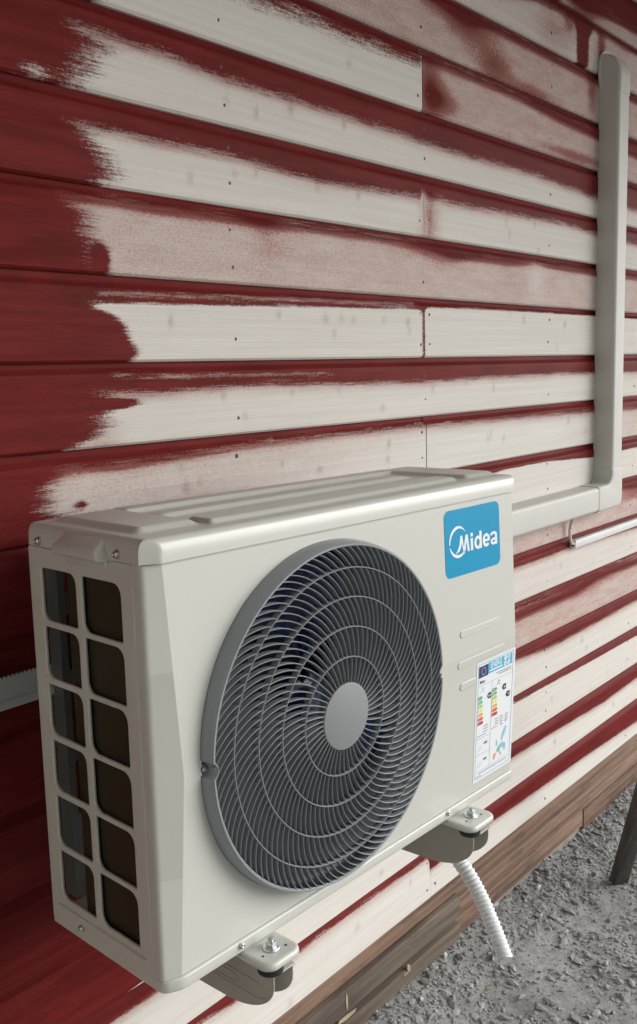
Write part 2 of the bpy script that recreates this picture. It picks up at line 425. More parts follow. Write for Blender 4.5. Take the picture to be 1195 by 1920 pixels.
PAINT={
 7:{'t': [(0.758, 0.209), (1.164, 0.328)], 'l': [(-0.011, 0.647)], 'thin': 0.55, 'soft': 0.3, 'f': 0.03, 'b': [(0.791, 0.193, 0.12, 0.3, 0.8), (1.14, 0.741, 0.1, 0.3, 0.5)]},
 6:{'t': [(-0.17, -0.183), (0.241, 0.357), (0.528, 0.753), (0.844, 0.907), (0.988, 0.988), (1.167, 0.964)], 'thin': 0.25, 'soft': 0.15, 'f': 0.03, 'b': [(0.79, 0.5, 0.05, 1.3, 2.0), (0.618, 0.389, 0.1, 0.4, 0.55), (0.711, 0.711, 0.05, 0.3, 0.6), (0.917, 0.535, 0.03, 0.3, 0.5)], 'tb': [(0.898, 0.632, 0.04, 0.5, 0.4), (1.068, 0.591, 0.15, 0.8, 0.35)]},
 5:{'t': [(-0.5, .84), (0.1, .86), (0.4, .85), (1.2, .85)], 'thin': 0.7, 'soft': 0.355, 'f': 0.03, 'b': [(0.19, 0.74, 0.10, 0.34, 0.55), (0.31, 0.2, 0.08, 0.3, 0.42), (0.1, 0.85, 0.12, 0.2, 0.45), (0.85, 0.585, 0.03, 0.5, 0.3), (0.5, 0.05, 0.12, 0.12, 0.3)]},
 4:{'t': [(-0.565, 0.679), (-0.525, 0.662), (-0.401, 0.701), (-0.277, 0.688), (-0.175, 0.689), (-0.006, 0.704), (0.001, 0.862), (0.146, 0.883), (0.392, 0.884), (0.654, 0.759), (0.894, 0.715), (1.042, 0.667), (1.185, 0.631)], 'l': [(0.191, -0.873)], 'thin': 0.7, 'soft': 0.35, 'f': 0.03, 'b': [(0.03, 0.36, 0.045, 0.5, 0.6), (0.079, 0.266, 0.06, 0.22, 0.45), (0.754, 0.13, 0.2, 0.11, 0.35)], 'tl': (0.0, 0.05)},
 3:{'t': [(-0.924, 0.664), (-0.888, 0.655), (-0.831, 0.634), (-0.738, 0.643), (-0.599, 0.556), (-0.347, 0.547), (-0.18, 0.545), (0.12, 0.487), (0.5, 0.522), (0.909, 0.408), (1.195, 0.39)], 'l': [(0.111, -0.939), (0.236, -0.913), (0.427, -0.904), (0.536, -0.88), (0.629, -0.923)], 'thin': 0.1, 'soft': 0.16, 'f': 0.075, 'b': [(-0.197, 0.678, 0.03, 0.2, 0.4), (-0.965, 0.151, 0.012, 0.1, 0)], 'w': [(-0.966, 0.069, 0.03, 0.09)]},
 2:{'t': [(-0.927, 0.606), (-0.89, 0.62), (-0.851, 0.629), (-0.747, 0.608), (-0.606, 0.632), (-0.353, 0.548), (-0.014, 0.625), (-0.005, 0.786), (0.063, 0.675), (0.098, 0.635), (0.507, 0.691), (0.693, 0.715), (0.902, 0.64), (1.202, 0.593)], 'l': [(0.028, -0.896), (0.156, -0.872), (0.269, -0.876), (0.458, -0.901), (0.577, -0.927)], 'thin': 0.07, 'soft': 0.14, 'f': 0.06, 'b': [(0.023, 0.399, 0.035, 2.0, 0.8)]},
 1:{'t': [(-0.989, 0.805), (-0.944, 0.811), (-0.859, 0.84), (-0.755, 0.825), (-0.506, 0.851), (-0.187, 0.91), (-0.011, 0.924), (0.119, 0.771), (0.368, 0.79), (0.509, 0.842), (0.903, 0.811), (1.208, 0.846)], 'l': [(0.022, -0.895), (0.13, -0.915), (0.298, -0.908), (0.415, -0.926), (0.651, -0.919), (0.773, -0.963)], 'thin': 0.55, 'soft': 0.2, 'f': 0.05, 'b': [(-0.876, 0.168, 0.014, 0.16, 1.0), (-0.501, 0.593, 0.06, 0.35, 0.26), (0.052, 0.805, 0.12, 0.25, 0.5), (0.395, 0.405, 0.08, 0.4, 0.16), (-0.533, 0.922, 0.06, 0.1, 0.5)], 'tb': [(0.524, 0.559, 0.05, 0.5, -0.3)]},
 0:{'t': [(-0.929, 0.678), (-0.856, 0.68), (-0.765, 0.697), (-0.514, 0.734), (-0.019, 0.805), (-0.004, 0.844), (0.238, 0.865), (0.9, 0.865), (1.216, 0.849)], 'l': [(0.042, -0.836), (0.129, -0.822), (0.243, -0.838), (0.429, -0.848), (0.561, -0.867), (0.658, -0.915)], 'thin': 0.05, 'soft': 0.03, 'f': 0.02, 'b': [(-0.005, 0.454, 0.012, 2.0, 1.3)], 'fade': [(-0.904, 0.792, -0.014, 0.895, 0.045)]},
 -1:{'t': [(-0.931, 0.649), (-0.775, 0.606), (-0.591, 0.655), (-0.37, 0.628), (-0.018, 0.586), (0.237, 0.621), (0.67, 0.632), (0.892, 0.61), (1.226, 0.586)], 'l': [(0.007, -0.98), (0.096, -0.946), (0.26, -0.907), (0.403, -0.923), (0.475, -0.868), (0.534, -0.893), (0.635, -0.923)], 'thin': 0.05, 'soft': 0.09, 'f': 0.05, 'b': [(-0.867, 0.513, 0.05, 0.05, 1.2)], 'tb': [(-0.897, 0.08, 0.04, 0.2, 0.5)], 'fade': [(-0.889, 0.836, -0.303, 0.766, 0.04)]},
 -2:{'t': [(-1.006, 0.738), (-0.959, 0.798), (-0.88, 0.765), (-0.783, 0.788), (-0.597, 0.835), (-0.374, 0.844), (-0.02, 0.833), (0.237, 0.799), (0.515, 0.772), (0.892, 0.745), (1.233, 0.706)], 'l': [(0.263, -1.006), (0.373, -1.026), (0.524, -1.028), (0.633, -1.016), (0.737, -0.996)], 'thin': 0.4, 'soft': 0.12, 'f': 0.05, 'b': [(-0.939, 0.379, 0.018, 0.07, 1.0), (-1.013, 0.469, 0.03, 0.025, 0.9)], 'tb': [(0.001, 0.361, 0.45, 1.0, -0.3), (0.516, 0.138, 0.4, 1.0, -0.4)]},
 -3:{'t': [(-0.204, 0.8), (0.249, 0.764), (0.37, 0.806), (0.579, 0.808), (0.898, 0.695), (1.11, 0.708), (1.241, 0.72)], 'l': [(0.1, -0.62)], 'thin': 0.05, 'soft': 0.03, 'f': 0.03},
 -4:{'t': [(-0.207, 1.101), (0.713, 1.008), (1.116, 0.803), (1.249, 0.743)], 'l': [(0.1, -0.62)], 'thin': 0.62, 'soft': 0.15, 'f': 0.03, 'b': [(1.228, 0.558, 0.2, 0.2, 0.35)]},
 -5:{'t': [(-0.214, 0.587), (0.406, 0.758), (0.616, 0.75), (0.717, 0.763), (1.257, 0.653)], 'l': [(0.1, -0.62)], 'thin': 0.13, 'soft': 0.06, 'f': 0.03},
 -6:{'t': [(-0.216, 0.952), (0.407, 0.709), (0.619, 0.705), (0.793, 0.702), (0.944, 0.835), (1.265, 0.769)], 'l': [(0.1, -0.62)], 'thin': 0.7, 'soft': 0.75, 'f': 0.03, 'b': [(0.866, 0.882, 0.18, 0.3, 0.4)]},
 -7:{'t': [(-0.22, 1.033), (0.408, 0.801), (0.622, 0.679), (0.872, 0.682), (1.273, 0.728)], 'l': [(0.1, -0.62)], 'thin': 0.08, 'soft': 0.09, 'f': 0.03},
 -8:{'t': [(-0.955, 0.434), (-0.7,.8), (-0.225, 0.84), (0.412, 0.86), (0.62, .84), (0.875, 0.81), (1.28, 0.77)], 'l': [(0.039, -0.928), (0.056, -0.892), (0.134, -0.856)], 'thin': 0.08, 'soft': 0.04, 'f': 0.03},
 -9:{'t': [(-1.014, 0.754), (-0.916, 0.776), (-0.846, 0.783), (-0.651, 0.747), (-0.23, 0.77), (0.407, 0.717), (0.696, 0.654), (1.002, 0.555), (1.29, 0.607)], 'l': [(0.428, -1.323)], 'thin': 0.05, 'soft': 0.05, 'f': 0.03},
 -10:{'t': [(-0.855, 0.961), (-0.681, 0.817), (-0.42, 0.865), (-0.012, 0.852), (-0.003, 0.578), (0.263, 0.616), (0.53, 0.553), (0.844, 0.506), (1.3, 0.374)], 'l': [(0.539, -1.334)], 'thin': 0.05, 'soft': 0.05, 'f': 0.03},
}
KN= [(-0.254, 0.574), (-0.523, 0.431), (-0.431, 0.455), (-0.275, 0.453), (-0.595, 0.438), (-0.685, 0.301), (-0.582, 0.321), (-0.529, 0.33), (-0.362, 0.325), (-0.234, 0.326), (-0.744, 0.066), (-0.482, 0.083), (-0.347, 0.079), (-0.298, 0.082), (-0.321, 0.051), (-0.259, 0.078), (-0.452, -0.061), (-0.58, -0.1), (-0.311, -0.061), (-0.631, -0.061), (0.175, -0.054), (0.304, -0.075), (-0.164, -0.105), (0.029, -0.07), (-0.059, -0.022), (-0.067, 0.077), (-0.061, 0.059), (-0.155, 0.08), (0.202, 0.351), (0.365, 0.332), (0.381, 0.306), (0.516, 0.343), (0.845, 0.321), (0.461, 0.094), (0.7, 0.085), (0.652, 0.025), (0.39, 0.106), (0.289, -0.195), (0.275, -0.203), (0.353, -0.21), (0.725, -0.187), (-0.143, -0.184), (-0.148, -0.218), (0.538, 0.276), (0.538, 0.623), (0.516, 0.571), (0.38, 0.542), (0.553, 0.616), (-0.728, -0.214), (-0.737, -0.177), (-0.697, -0.204), (-0.486, -0.196), (-0.377, -0.217), (0.65, -0.582), (0.691, -0.605), (0.874, -0.901), (0.91, -1.042), (1.088, -1.149), (0.662, -1.137), (0.642, -0.998), (0.843, -0.868), (1.04, -1.024), (1.097, -1.34), (-0.202, -1.162), (-0.294, -1.254), (-0.087, -1.242), (1.094, -0.397), (1.168, -0.583), (0.4, -0.53), (0.435, -0.512), (-0.518, -1.307), (0.91, -0.627)]

HOSEPTS = [(-0.4935, -0.3841, -0.8591), (-0.4945, -0.4125, -0.8864), (-0.4977, -0.4396, -0.9192), (-0.5082, -0.4653, -0.9482), (-0.5202, -0.4873, -0.9699), (-0.5335, -0.5067, -0.9863)]

# ================================================================ HOUSE WALL
S = 0.13252            # height of one board
XG = np.unique(np.round(np.concatenate([np.arange(-5.2, -1.2, .1), np.arange(-1.2, 1.5, .007), np.arange(1.5, 6.01, .1)]), 4))
BOT = [(.0000, .0130), (.0004, .0050), (.0042, .0004), (.0075, 0.0)]
FACE = [(.0075 + (.1125-.0075)*i/15, 0.0) for i in range(1, 16)]
TOPP = [(.1145, .0008), (.1220, .0098), (.1240, .0108), (.1350, .0112)]
PROF = BOT + FACE + TOPP
KN2 = np.array(KN)

def board_fields(k, X, V):
    """X, V arrays -> paint cover, thinness, knots"""
    s = PAINT.get(k)
    if s is None:
        s = dict(t=[(-.4, .6), (.6, .9)], l=[(.1, -.2)], thin=.5, soft=.3, f=.05)
        if k > 8: s = dict(t=[(-3, .7), (5, .6)], l=[(.1, -.9 + .07*math.sin(k*2.3))], thin=.3, soft=.15, f=.05)
    t = np.array(s['t']); top = np.interp(X, t[:, 0], t[:, 1])
    top = np.clip(top, .05, .87)
    d = (top - V) / max(min(s['soft']*2, s['soft']+.12), .04)
    if 'l' in s:
        l = np.array(s['l']); le = np.interp(V, l[:, 0], l[:, 1])
        d = np.minimum(d, (X - le) / (s['f']*1.8) - .30 )
    cov = np.clip(.5 + d, -.6, 1.6)
    fadeadd = np.zeros_like(X)
    for a, b, x1, v1, h in s.get('fade', []):
        vc = np.interp(X, [a, x1], [b, v1])
        g = np.exp(-((V - vc)/h)**2) * np.clip((X - a)/.03, 0, 1) * np.clip((x1 - X)/.03, 0, 1)
        cov = np.maximum(cov, .56*g); fadeadd = np.maximum(fadeadd, .85*g*(V > vc-.04))
    thinadd = 0
    for a, b, rx, rv, amt in s.get('b', []):
        g = np.exp(-(((X-a)/rx)**2 + ((V-b)/rv)**2)*1.1)
        if amt >= .95: cov = cov - 1.1*amt*g
        else: thinadd = thinadd + .95*amt*g
    for a, b, rx, rv in s.get('w', []):
        cov = np.maximum(cov, .62*np.exp(-(((X-a)/rx)**2 + ((V-b)/rv)**2)))
    thin = np.full_like(X, s['thin']) + thinadd + fadeadd
    for a, b, rx, rv, amt in s.get('tb', []):
        thin = thin + amt*np.exp(-(((X-a)/rx)**2 + ((V-b)/rv)**2))
    thin = thin + .65*np.exp(-((V-top)/.085)**2)*np.clip((.95-V)*8, 0, 1)*(s['soft'] > .04)
    if 'tl' in s: thin = np.where(X < s['tl'][0], s['tl'][1], thin)
    Z = (V + k)*S
    kn = np.zeros_like(X)
    sel = KN2[(KN2[:, 1] > (k-.1)*S) & (KN2[:, 1] < (k+1.1)*S)]
    for i, (a, b) in enumerate(sel):
        rx = .0045 + .004*((a*977) % 1); rz = .006 + .006*((b*617) % 1)
        sk = .3*((a*331) % 1 - .5)
        kn = np.maximum(kn, (.28+.35*((a*77) % 1))*np.exp(-(((X-a-sk*(Z-b))/rx)**2 + ((Z-b)/rz)**2)))
    return cov, np.clip(thin, 0, 1.6), kn

def siding_mesh():
    vs, fs, cv, th, kk, bb = [], [], [], [], [], []
    base = 0
    for k in range(-10, 21):
        segs = [(-5.2, -.0008), (.0008, 6.0)] if (k % 2 == 0) else [(-5.2, 6.0)]
        if k == 0: segs = [(-5.2, -.0008), (.0008, 6.0)]
        for si, (a, b) in enumerate(segs):
            xs = np.concatenate([[a], XG[(XG > a+.001) & (XG < b-.001)], [b]])
            n = len(xs); m = len(PROF)
            P = np.array(PROF)
            X = np.repeat(xs[:, None], m, 1); Z0 = np.repeat(P[None, :, 0], n, 0); Y = np.repeat(P[None, :, 1], n, 0)
            off = .0006*math.sin(k*5.1 + si*2.2)
            wob = .0007*np.sin(X*2.1 + k*1.7 + si) + .0003*np.sin(X*9 + k)
            Yw = Y + off + wob*.6
            Zw = Z0 + k*S + .0007*np.sin(X*1.3 + k*2.9)
            c, t, q = board_fields(k, X, Z0/S)
            vs.append(np.stack([X, Yw, Zw], -1).reshape(-1, 3))
            cv.append(c.ravel()); th.append(t.ravel()); kk.append(q.ravel()); bb.append(np.full(n*m, k*.731 + si*1.9))
            i = np.arange(n-1)[:, None]*m + np.arange(m-1)[None, :] + base
            fs.append(np.stack([i, i+m, i+m+1, i+1], -1).reshape(-1, 4))
            base += n*m
            # closed butt ends
            grid = vs[-1].reshape(n, m, 3); gb = base - n*m
            for col_, rev in ((0, False), (n-1, True)):
                e = np.arange(m) + gb + col_*m
                back = grid[col_].copy(); back[:, 1] = .019
                vs.append(back); cv.append(np.zeros(m)); th.append(np.zeros(m)); kk.append(np.zeros(m)); bb.append(np.full(m, k*.731))
                j = np.arange(m) + base; base += m
                f = np.stack([e[:-1], e[1:], j[1:], j[:-1]], -1)
                fs.append(f[:, ::-1] if rev else f)
    V = np.concatenate(vs); F = np.concatenate(fs)
    me = bpy.data.meshes.new('siding')
    me.vertices.add(len(V)); me.vertices.foreach_set('co', V.astype(np.float32).ravel())
    me.loops.add(F.size); me.loops.foreach_set('vertex_index', F.astype(np.int32).ravel())
    me.polygons.add(len(F)); me.polygons.foreach_set('loop_start', np.arange(len(F), dtype=np.int32)*4)
    me.update(); me.validate()
    for nme, arr in (('cov', cv), ('thin', th), ('knot', kk), ('bid', bb)):
        a = me.attributes.new(nme, 'FLOAT', 'POINT'); a.data.foreach_set('value', np.concatenate(arr).astype(np.float32))
    return me

house = tag(empty('house_wall'), 'timber house wall of horizontal red boards half brushed over with white paint, above brown base planks', 'wall')
sid = link('siding', siding_mesh(), M['siding'], house, smooth=25)
b = MB().box((-5.2, .0195, -1.318), (6.0, .10, 2.78))
link('backing_board', b.mesh(), M['dark'], house)

def plank(x0, x1, y0, y1, z0, z1, mat, name='base_plank', lab=None):
    me = MB().box((0, 0, 0), (x1-x0, y1-y0, z1-z0)).mesh()
    bevel_mesh(me, .0025, 2)
    o = link(name, me, mat, house, smooth=40); o.location = (x0, y0, z0)
    if lab: o['label'] = lab
    return o
plank(-5.2, 6.0, .022, .10, -1.4105, -1.3190, M['plank'])
plank(-5.2, 1.62, .026, .10, -1.4640, -1.4135, M['plank'])
plank(1.623, 6.0, .026, .10, -1.4640, -1.4135, M['plank'])
plank(.145, .92, .024, .10, -1.5190, -1.4655, M['plank'])
plank(.922, 6.0, .021, .10, -1.5330, -1.4655, M['plank_pale'] if False else M['plank'])
plank(-5.2, .143, .004, .022, -1.4430, -1.3850, M['plank_old'], lab='darker grey brown board nailed over the base planks')
plank(-5.2, .143, .006, .10, -1.5100, -1.4650, M['plank_old'], lab='darker grey brown board nailed over the base planks')
plank(-5.2, 6.0, .034, .10, -1.70, -1.5200, M['plank_pale'], lab='pale dusty board at the foot of the wall')
# torn light splinters on the dark planks
mb = MB()
for (x, z, dx, dz) in ((-.335, -1.392, .006, .045), (-.10, -1.452, .012, .02), (-.115, -1.47, .03, .004), (-.36, -1.446, .06, .012)):
    v = [(x, .003, z), (x+dx*.5, .0032, z-dz*.1), (x+dx, .003, z-dz*.35), (x+dx*.9, .0029, z-dz*.8), (x+dx*.4, .003, z-dz), (x-dx*.1, .003, z-dz*.55)]
    v2 = [(a, .0052, c) for a, b_, c in v]
    mb.add(v + v2, [tuple(range(6)), tuple(range(11, 5, -1))] + [(i, i+6, (i+1) % 6+6, (i+1) % 6) for i in range(6)])
link('splinter', fixn(mb.mesh()), simple('raw_splinter', (.42, .33, .22), .8, dirt=.2), house)

# nails: two per board at every stud
nm = MB().lathe((0, 0, 0), (0, -1, 0), [(.0001, .0002), (.0013, .0004), (.0025, .0002), (.0029, -.0012)], 10).mesh()
nm.materials.append(M['nail'])
cnt = 0
for col_x in (-.6, 0., .6, 1.2):
    for k in range(-10, 8):
        for v in (.255, .725):
            z = (k + v)*S
            if col_x == -.6 and (k < -2 or k > 4): continue
            if col_x == 0. and (-9 < k < -2 or k > 5): continue
            if col_x == 1.2 and k > 5: continue
            if col_x < .6 and k == -3: continue
            xs = [col_x + random.uniform(-.006, .006)]
            if col_x == 0. and k % 2 == 0: xs = [-.017, .019]
            for x in xs:
                if cnt >= 99: continue
                o = bpy.data.objects.new('nail', nm); COL.objects.link(o); o.parent = house
                o.location = (x, -.0002, z + random.uniform(-.006, .006)); cnt += 1
                sc_ = random.uniform(.8, 1.25); o.scale = (sc_, 1, sc_*random.uniform(1, 1.4))

# ================================================================ PIPE CONDUIT ON THE WALL
def sweep_rect(path_fn, prof, n):
    pass
cond = tag(empty('pipe_conduit'), 'off white plastic pipe cover running up the boarded wall and bending behind the outdoor unit', 'pipe cover')
CX0, CX1, CD = .9035, .9775, .060
def cprof(x0, x1, d, r=.011, n=6):
    """open channel profile (x, y) from wall round the front and back"""
    out = [(x0, .002)]
    for k in range(n+1):
        a = R(180 + 90*k/n); out.append((x0 + r + r*math.cos(a), -d + r - r*math.sin(a)*-1))
    for k in range(n+1):
        a = R(270 + 90*k/n); out.append((x1 - r + r*math.cos(a), -d + r + r*math.sin(a)))
    out.append((x1, .002)); return out
def channel(x0, x1, d, a0, a1, vert=True, r=.011, steps=1):
    p = cprof(x0, x1, d, r); v = []; f = []
    m = len(p)
    for a in (a0, a1):
        for (x, y) in p: v.append((x, y, a) if vert else (a, y, x))
    f = [(i, i+1, i+1+m, i+m) for i in range(m-1)] + [tuple(range(m)), tuple(range(2*m-1, m-1, -1))]
    return fixn(mesh_np(v, f))
link('vertical_cover', channel(CX0, CX1, CD, -.372, .752), M['conduit'], cond, smooth=35)
link('horizontal_cover', channel(-.459, -.385, CD, -.42, .826, vert=False), M['conduit'], cond, smooth=35)
# elbow: sleeve a little larger than the covers, with an inner fillet
def elbow_outline(g=.0022):
    # plan in (x, z); L shape with rounded inner corner and outer corner
    o = []
    x0, x1, z0, z1 = CX0-g, CX1+g, -.459-g, -.385+g
    o += [(.806, z0), (x1-.028, z0)]
    for k in range(1, 7): a = R(270+90*k/6); o.append((x1-.028+.028*math.cos(a), z0+.028+.028*math.sin(a)))
    o += [(x1, -.335), (x0, -.335)]
    r = .030
    for k in range(0, 7): a = R(0-90*k/6); o.append((x0-r+r*math.cos(a), z1+r+r*math.sin(a)))
    o += [(.806, z1)]
    return o
me = plate([elbow_outline()], thick=CD+.0022, bevel=.0)
for v in me.vertices: v.co = (v.co.x, -(CD+.0022)/2 + v.co.z, v.co.y)
bmx = bmesh.new(); bmx.from_mesh(me); bmesh.ops.remove_doubles(bmx, verts=bmx.verts, dist=1e-5)
bmesh.ops.recalc_face_normals(bmx, faces=bmx.faces)
es = [e for e in bmx.edges if len(e.link_faces) == 2 and e.calc_face_angle(0) > R(60) and all(v.co.y < -.05 for v in e.verts)]
bmesh.ops.bevel(bmx, geom=es, offset=.010, segments=5, affect='EDGES', profile=.5)
bmx.to_mesh(me); bmx.free()
link('elbow', me, M['conduit'], cond, smooth=35)
# end cap curving back to the wall
g = .002
pv, pf = [], []
m = None
for i in range(17):
    t = i/16
    if t < .35: z = .738 + t/.35*.045; d = CD + g
    else:
        a = (t-.35)/.65*PI/2; z = .783 + .066*math.sin(a); d = max((CD+g)*math.cos(a)**.85, .002)
    ins = .0 if t < .35 else .004*(1-math.cos((t-.35)/.65*PI/2))
    p = cprof(CX0-g+ins, CX1+g-ins, d, min(.012, d*.48)); m = len(p)
    pv += [(x, min(y, .002), z) for x, y in p]
    if i: pf += [((i-1)*m+j, (i-1)*m+j+1, i*m+j+1, i*m+j) for j in range(m-1)]
pf.append(tuple(range(m)))
cap = link('end_cap', fixn(mesh_np(pv, pf)), M['conduit'], cond, smooth=50)
fl = []
for k in range(40):
    a = 2*PI*k/40
    x = .9405 + .053*math.copysign(abs(math.cos(a))**.75, math.cos(a)); z = .800 + .064*math.copysign(abs(math.sin(a))**.9, math.sin(a))
    if z < .80: x = .9405 + (x-.9405)*(1 - .2*((.80-z)/.06)**2)
    fl.append((x, z))
link('flange', plate([fl], .007, .002, lambda u, v, d: (u, -.0035 + d, v)), M['conduit'], cap, smooth=40)

# small cable and trunking to the right of it
cpts = [(.722, -.030, -.440), (.7215, -.022, -.468), (.7225, -.014, -.490), (.7215, -.012, -.508), (.7235, -.012, -.524), (.730, -.012, -.538), (.741, -.011, -.547), (.756, -.010, -.549)]
def smooth_path(pts, n=8):
    P = [Vector(p) for p in pts]; out = []
    for i in range(len(P)-1):
        a, b_, c_, d_ = P[max(i-1, 0)], P[i], P[i+1], P[min(i+2, len(P)-1)]
        for k in range(n):
            t = k/n
            out.append(.5*((2*b_) + (c_-a)*t + (2*a-5*b_+4*c_-d_)*t*t + (3*b_-a-3*c_+d_)*t**3))
    out.append(P[-1]); return out
mb = MB().tube(smooth_path(cpts), .0046, 14)
mb.cyl((.7225, -.0145, -.500), (0, .1, 1), .0062, .0062, .008, 14)
tag(link('cable', mb.mesh(), M['cable'], None, 40), 'short white cable curving from the underside of the pipe cover into the thin trunking', 'cable')
tr = bevel_mesh(MB().box((0, 0, 0), (2.9, .0185, .0225)).mesh(), .0012, 2)
tr = link('cable_trunking', tr, M['tray'], None, 40); tr.location = (.749, -.0180, -.5620)
tag(tr, 'thin white trunking fixed level across the boards right of the outdoor unit', 'trunking')
hd = link('dark_opening', MB().box((-.0004, .005, .005), (.0002, .0150, .0175)).mesh(), M['dark'], tr)
lip = link('lid_edge', bevel_mesh(MB().box((0, -.0012, .0205), (2.9, .004, .0240)).mesh(), .0005, 1), M['tray'], tr)

# ================================================================ OUTDOOR UNIT
yaw, roll = -0.026269997, -0.008087539
UM = Matrix.Translation((-1.1526928, -0.1827568, -0.7258670)) @ Matrix.Rotation(yaw, 4, 'Z') @ Matrix(((math.cos(roll), 0, -math.sin(roll), 0), (0, 1, 0, 0), (math.sin(roll), 0, math.cos(roll), 0), (0, 0, 0, 1)))
unit = tag(empty('heat_pump_unit', UM), 'beige outdoor air conditioner unit with a round grey fan grille, hung on the wall', 'air conditioner')
FX, FZ, FR = .2903, .2545, .2335       # fan centre and opening
W_, H_ = .765, .5005
def yf(z): return -.235 - .010*(1 - min(1, abs(z-.2545)/.2505))
def xc(z): return .0226 + .0095*(1 - min(1, abs(z-.2545)/.2505))
def onf(u, v, d=0.0): return (u, yf(v) - d, v)
ZB, ZT = .010, H_
XR = .757
# front panel: radial sheet between the fan opening and the outline
angs = set(2*PI*k/240 for k in range(240))
for cx, cz in ((xc(ZB), ZB), (xc(ZT), ZT), (XR, ZB), (XR, ZT), (xc(FZ), FZ), (XR, FZ)):
    angs.add(math.atan2(cz-FZ, cx-FX) % (2*PI))
angs = sorted(angs)
def bound(a):
    c, s = math.cos(a), math.sin(a); lo, hi = 0, 2.0
    for _ in range(40):
        t = (lo+hi)/2; x, z = FX+c*t, FZ+s*t
        if ZB-1e-9 <= z <= ZT+1e-9 and xc(z)-1e-9 <= x <= XR+1e-9: lo = t
        else: hi = t
    return lo
v, f = [], []; NR = 14
for a in angs:
    b_ = bound(a)
    for j in range(NR+1):
        r = FR + (b_-FR)*(j/NR); x, z = FX+r*math.cos(a), FZ+r*math.sin(a)
        v.append((x, yf(z), z))
n = len(angs)
for i in range(n):
    i2 = (i+1) % n
    for j in range(NR): f.append((i*(NR+1)+j, i*(NR+1)+j+1, i2*(NR+1)+j+1, i2*(NR+1)+j))
# turned-in rim of the opening
q0 = len(v)
for a in angs: v.append((FX+(FR-.002)*math.cos(a), -.236, FZ+(FR-.002)*math.sin(a)))
for i in range(n):
    i2 = (i+1) % n; f.append((i*(NR+1), i2*(NR+1), q0+i2, q0+i))
# left facet, right corner and the small returns
def strip(cols):
    global v, f
    base = len(v); m = len(cols[0])
    for c in cols: v += c
    for i in range(len(cols)-1):
        for j in range(m-1): f.append((base+i*m+j, base+i*m+j+1, base+(i+1)*m+j+1, base+(i+1)*m+j))
zs = [ZB, (ZB+FZ)/2, FZ, (ZT+FZ)/2, ZT]
def facet_pts(z):
    C = Vector((xc(z), yf(z), z)); B = Vector((0.0, -.2280, z)); A = Vector((0.0, -.2125, z))
    out = [C + Vector((.002, 0, 0)) * 0]
    d = (B-C).normalized()
    out.append(C + d*.0015)
    for k in range(5):
        t = k/4; p0, p1, p2 = B - d*.005, B, B + Vector((0, .005, 0))
        out.append(p0*(1-t)**2 + p1*2*t*(1-t) + p2*t*t)
    out += [A, A + Vector((.004, 0, 0))]
    return out
strip([[tuple(p) for p in facet_pts(z)] for z in zs])
def right_pts(z):
    y = yf(z); out = []
    for k in range(7):
        a = R(90*k/6); out.append((XR + .008*math.sin(a), y + .008 - .008*math.cos(a), z))
    out += [(.765, -.10, z), (.765, -.003, z), (.762, 0, z), (.70, 0, z)]
    return out
strip([right_pts(z) for z in [.0045] + zs])
# bottom edge turned under
bl = [(xc(ZB), yf(ZB)), (XR, yf(ZB))]
strip([[(bl[0][0], bl[0][1], ZB), (bl[0][0], bl[0][1]+.006, ZB-.001)], [(bl[1][0], bl[1][1], ZB), (bl[1][0], bl[1][1]+.006, ZB-.001)]])
me = mesh_np(v, f); bmx = bmesh.new(); bmx.from_mesh(me)
bmesh.ops.remove_doubles(bmx, verts=bmx.verts, dist=1e-5); bmesh.ops.recalc_face_normals(bmx, faces=bmx.faces); bmx.to_mesh(me); bmx.free()
front = link('front_panel', me, M['case'], unit, smooth=3.0)
me.polygons.foreach_set('use_smooth', [not (abs(p.normal.y) > .9) for p in me.polygons])
# embossed pills
for (x0, x1, zc) in ((.592, .712, .2915), (.584, .726, .2425), (.592, .6395, .2055)):
    me = plate([rrect(x0, zc-.0062, x1, zc+.0062, .0060, 8)], .0022, .0010, lambda u, v_, d: (u, yf(v_) - .0001 - d, v_))
    link('embossed_rib', me, M['case'], front, smooth=50)

# side panel with 2 x 6 openings
loops = [rrect(-.0022, .0005, .2112, .5002, .004, 3)]
r0, pitch = .4745, .0742
for i in range(6):
    zt = r0 - i*pitch; zb = zt - .0660
    loops.append(rrect(.0245, zb, .0985, zt, .004, 6, rr=[.013, .003, .013, .003])[::-1])
    loops.append(rrect(.1110, zb-.0015, .1875, zt, .004, 6, rr=[.014, .003, .014, .003])[::-1])
side = link('side_panel', plate(loops, .0045, .0016, lambda u, v_, d: (.0024 + d, -u, v_)), M['case'], unit, smooth=50)
link('embossed_rib', plate([rrect(.012, .0165, .204, .0270, .0052, 8)], .004, .0018, lambda u, v_, d: (-.0002+d, -u, v_ + .0)), M['case'], side, smooth=50)
# scoop under the lid handle
sc_me = bevel_mesh(MB().box((-.0035, -.168, .4880), (.003, -.088, .5060)).mesh(), .003, 3)
link('scoop', sc_me, M['case'], side, smooth=50)

# back posts and base pan
pan_o = [(.0, 0.0), (.0, -.218), (.0008, -.2245), (.0035, -.2290), (.0085, -.2320), (.0150, -.2352), (.0200, -.2373), (.0245, -.2384), (.030, -.2388)] + [(.7573+.0085*math.sin(R(a)), -.2303-.0085*math.cos(R(a))) for a in range(0, 91, 10)] + [(.7658, 0.0)]
pan = link('base_pan', plate([pan_o], .0165, .0030, lambda u, v_, d: (u, v_, .0012 + d)), M['case'], unit, smooth=50)
link('inner_floor', MB().box((.006, -.226, .0088), (.757, -.004, .0100)).mesh(), M['shroud'], pan)
link('back_guard', bevel_mesh(MB().box((.10, -.0035, .002), (.76, -.0005, .06)).mesh(), .0008, 1), M['case'], unit)

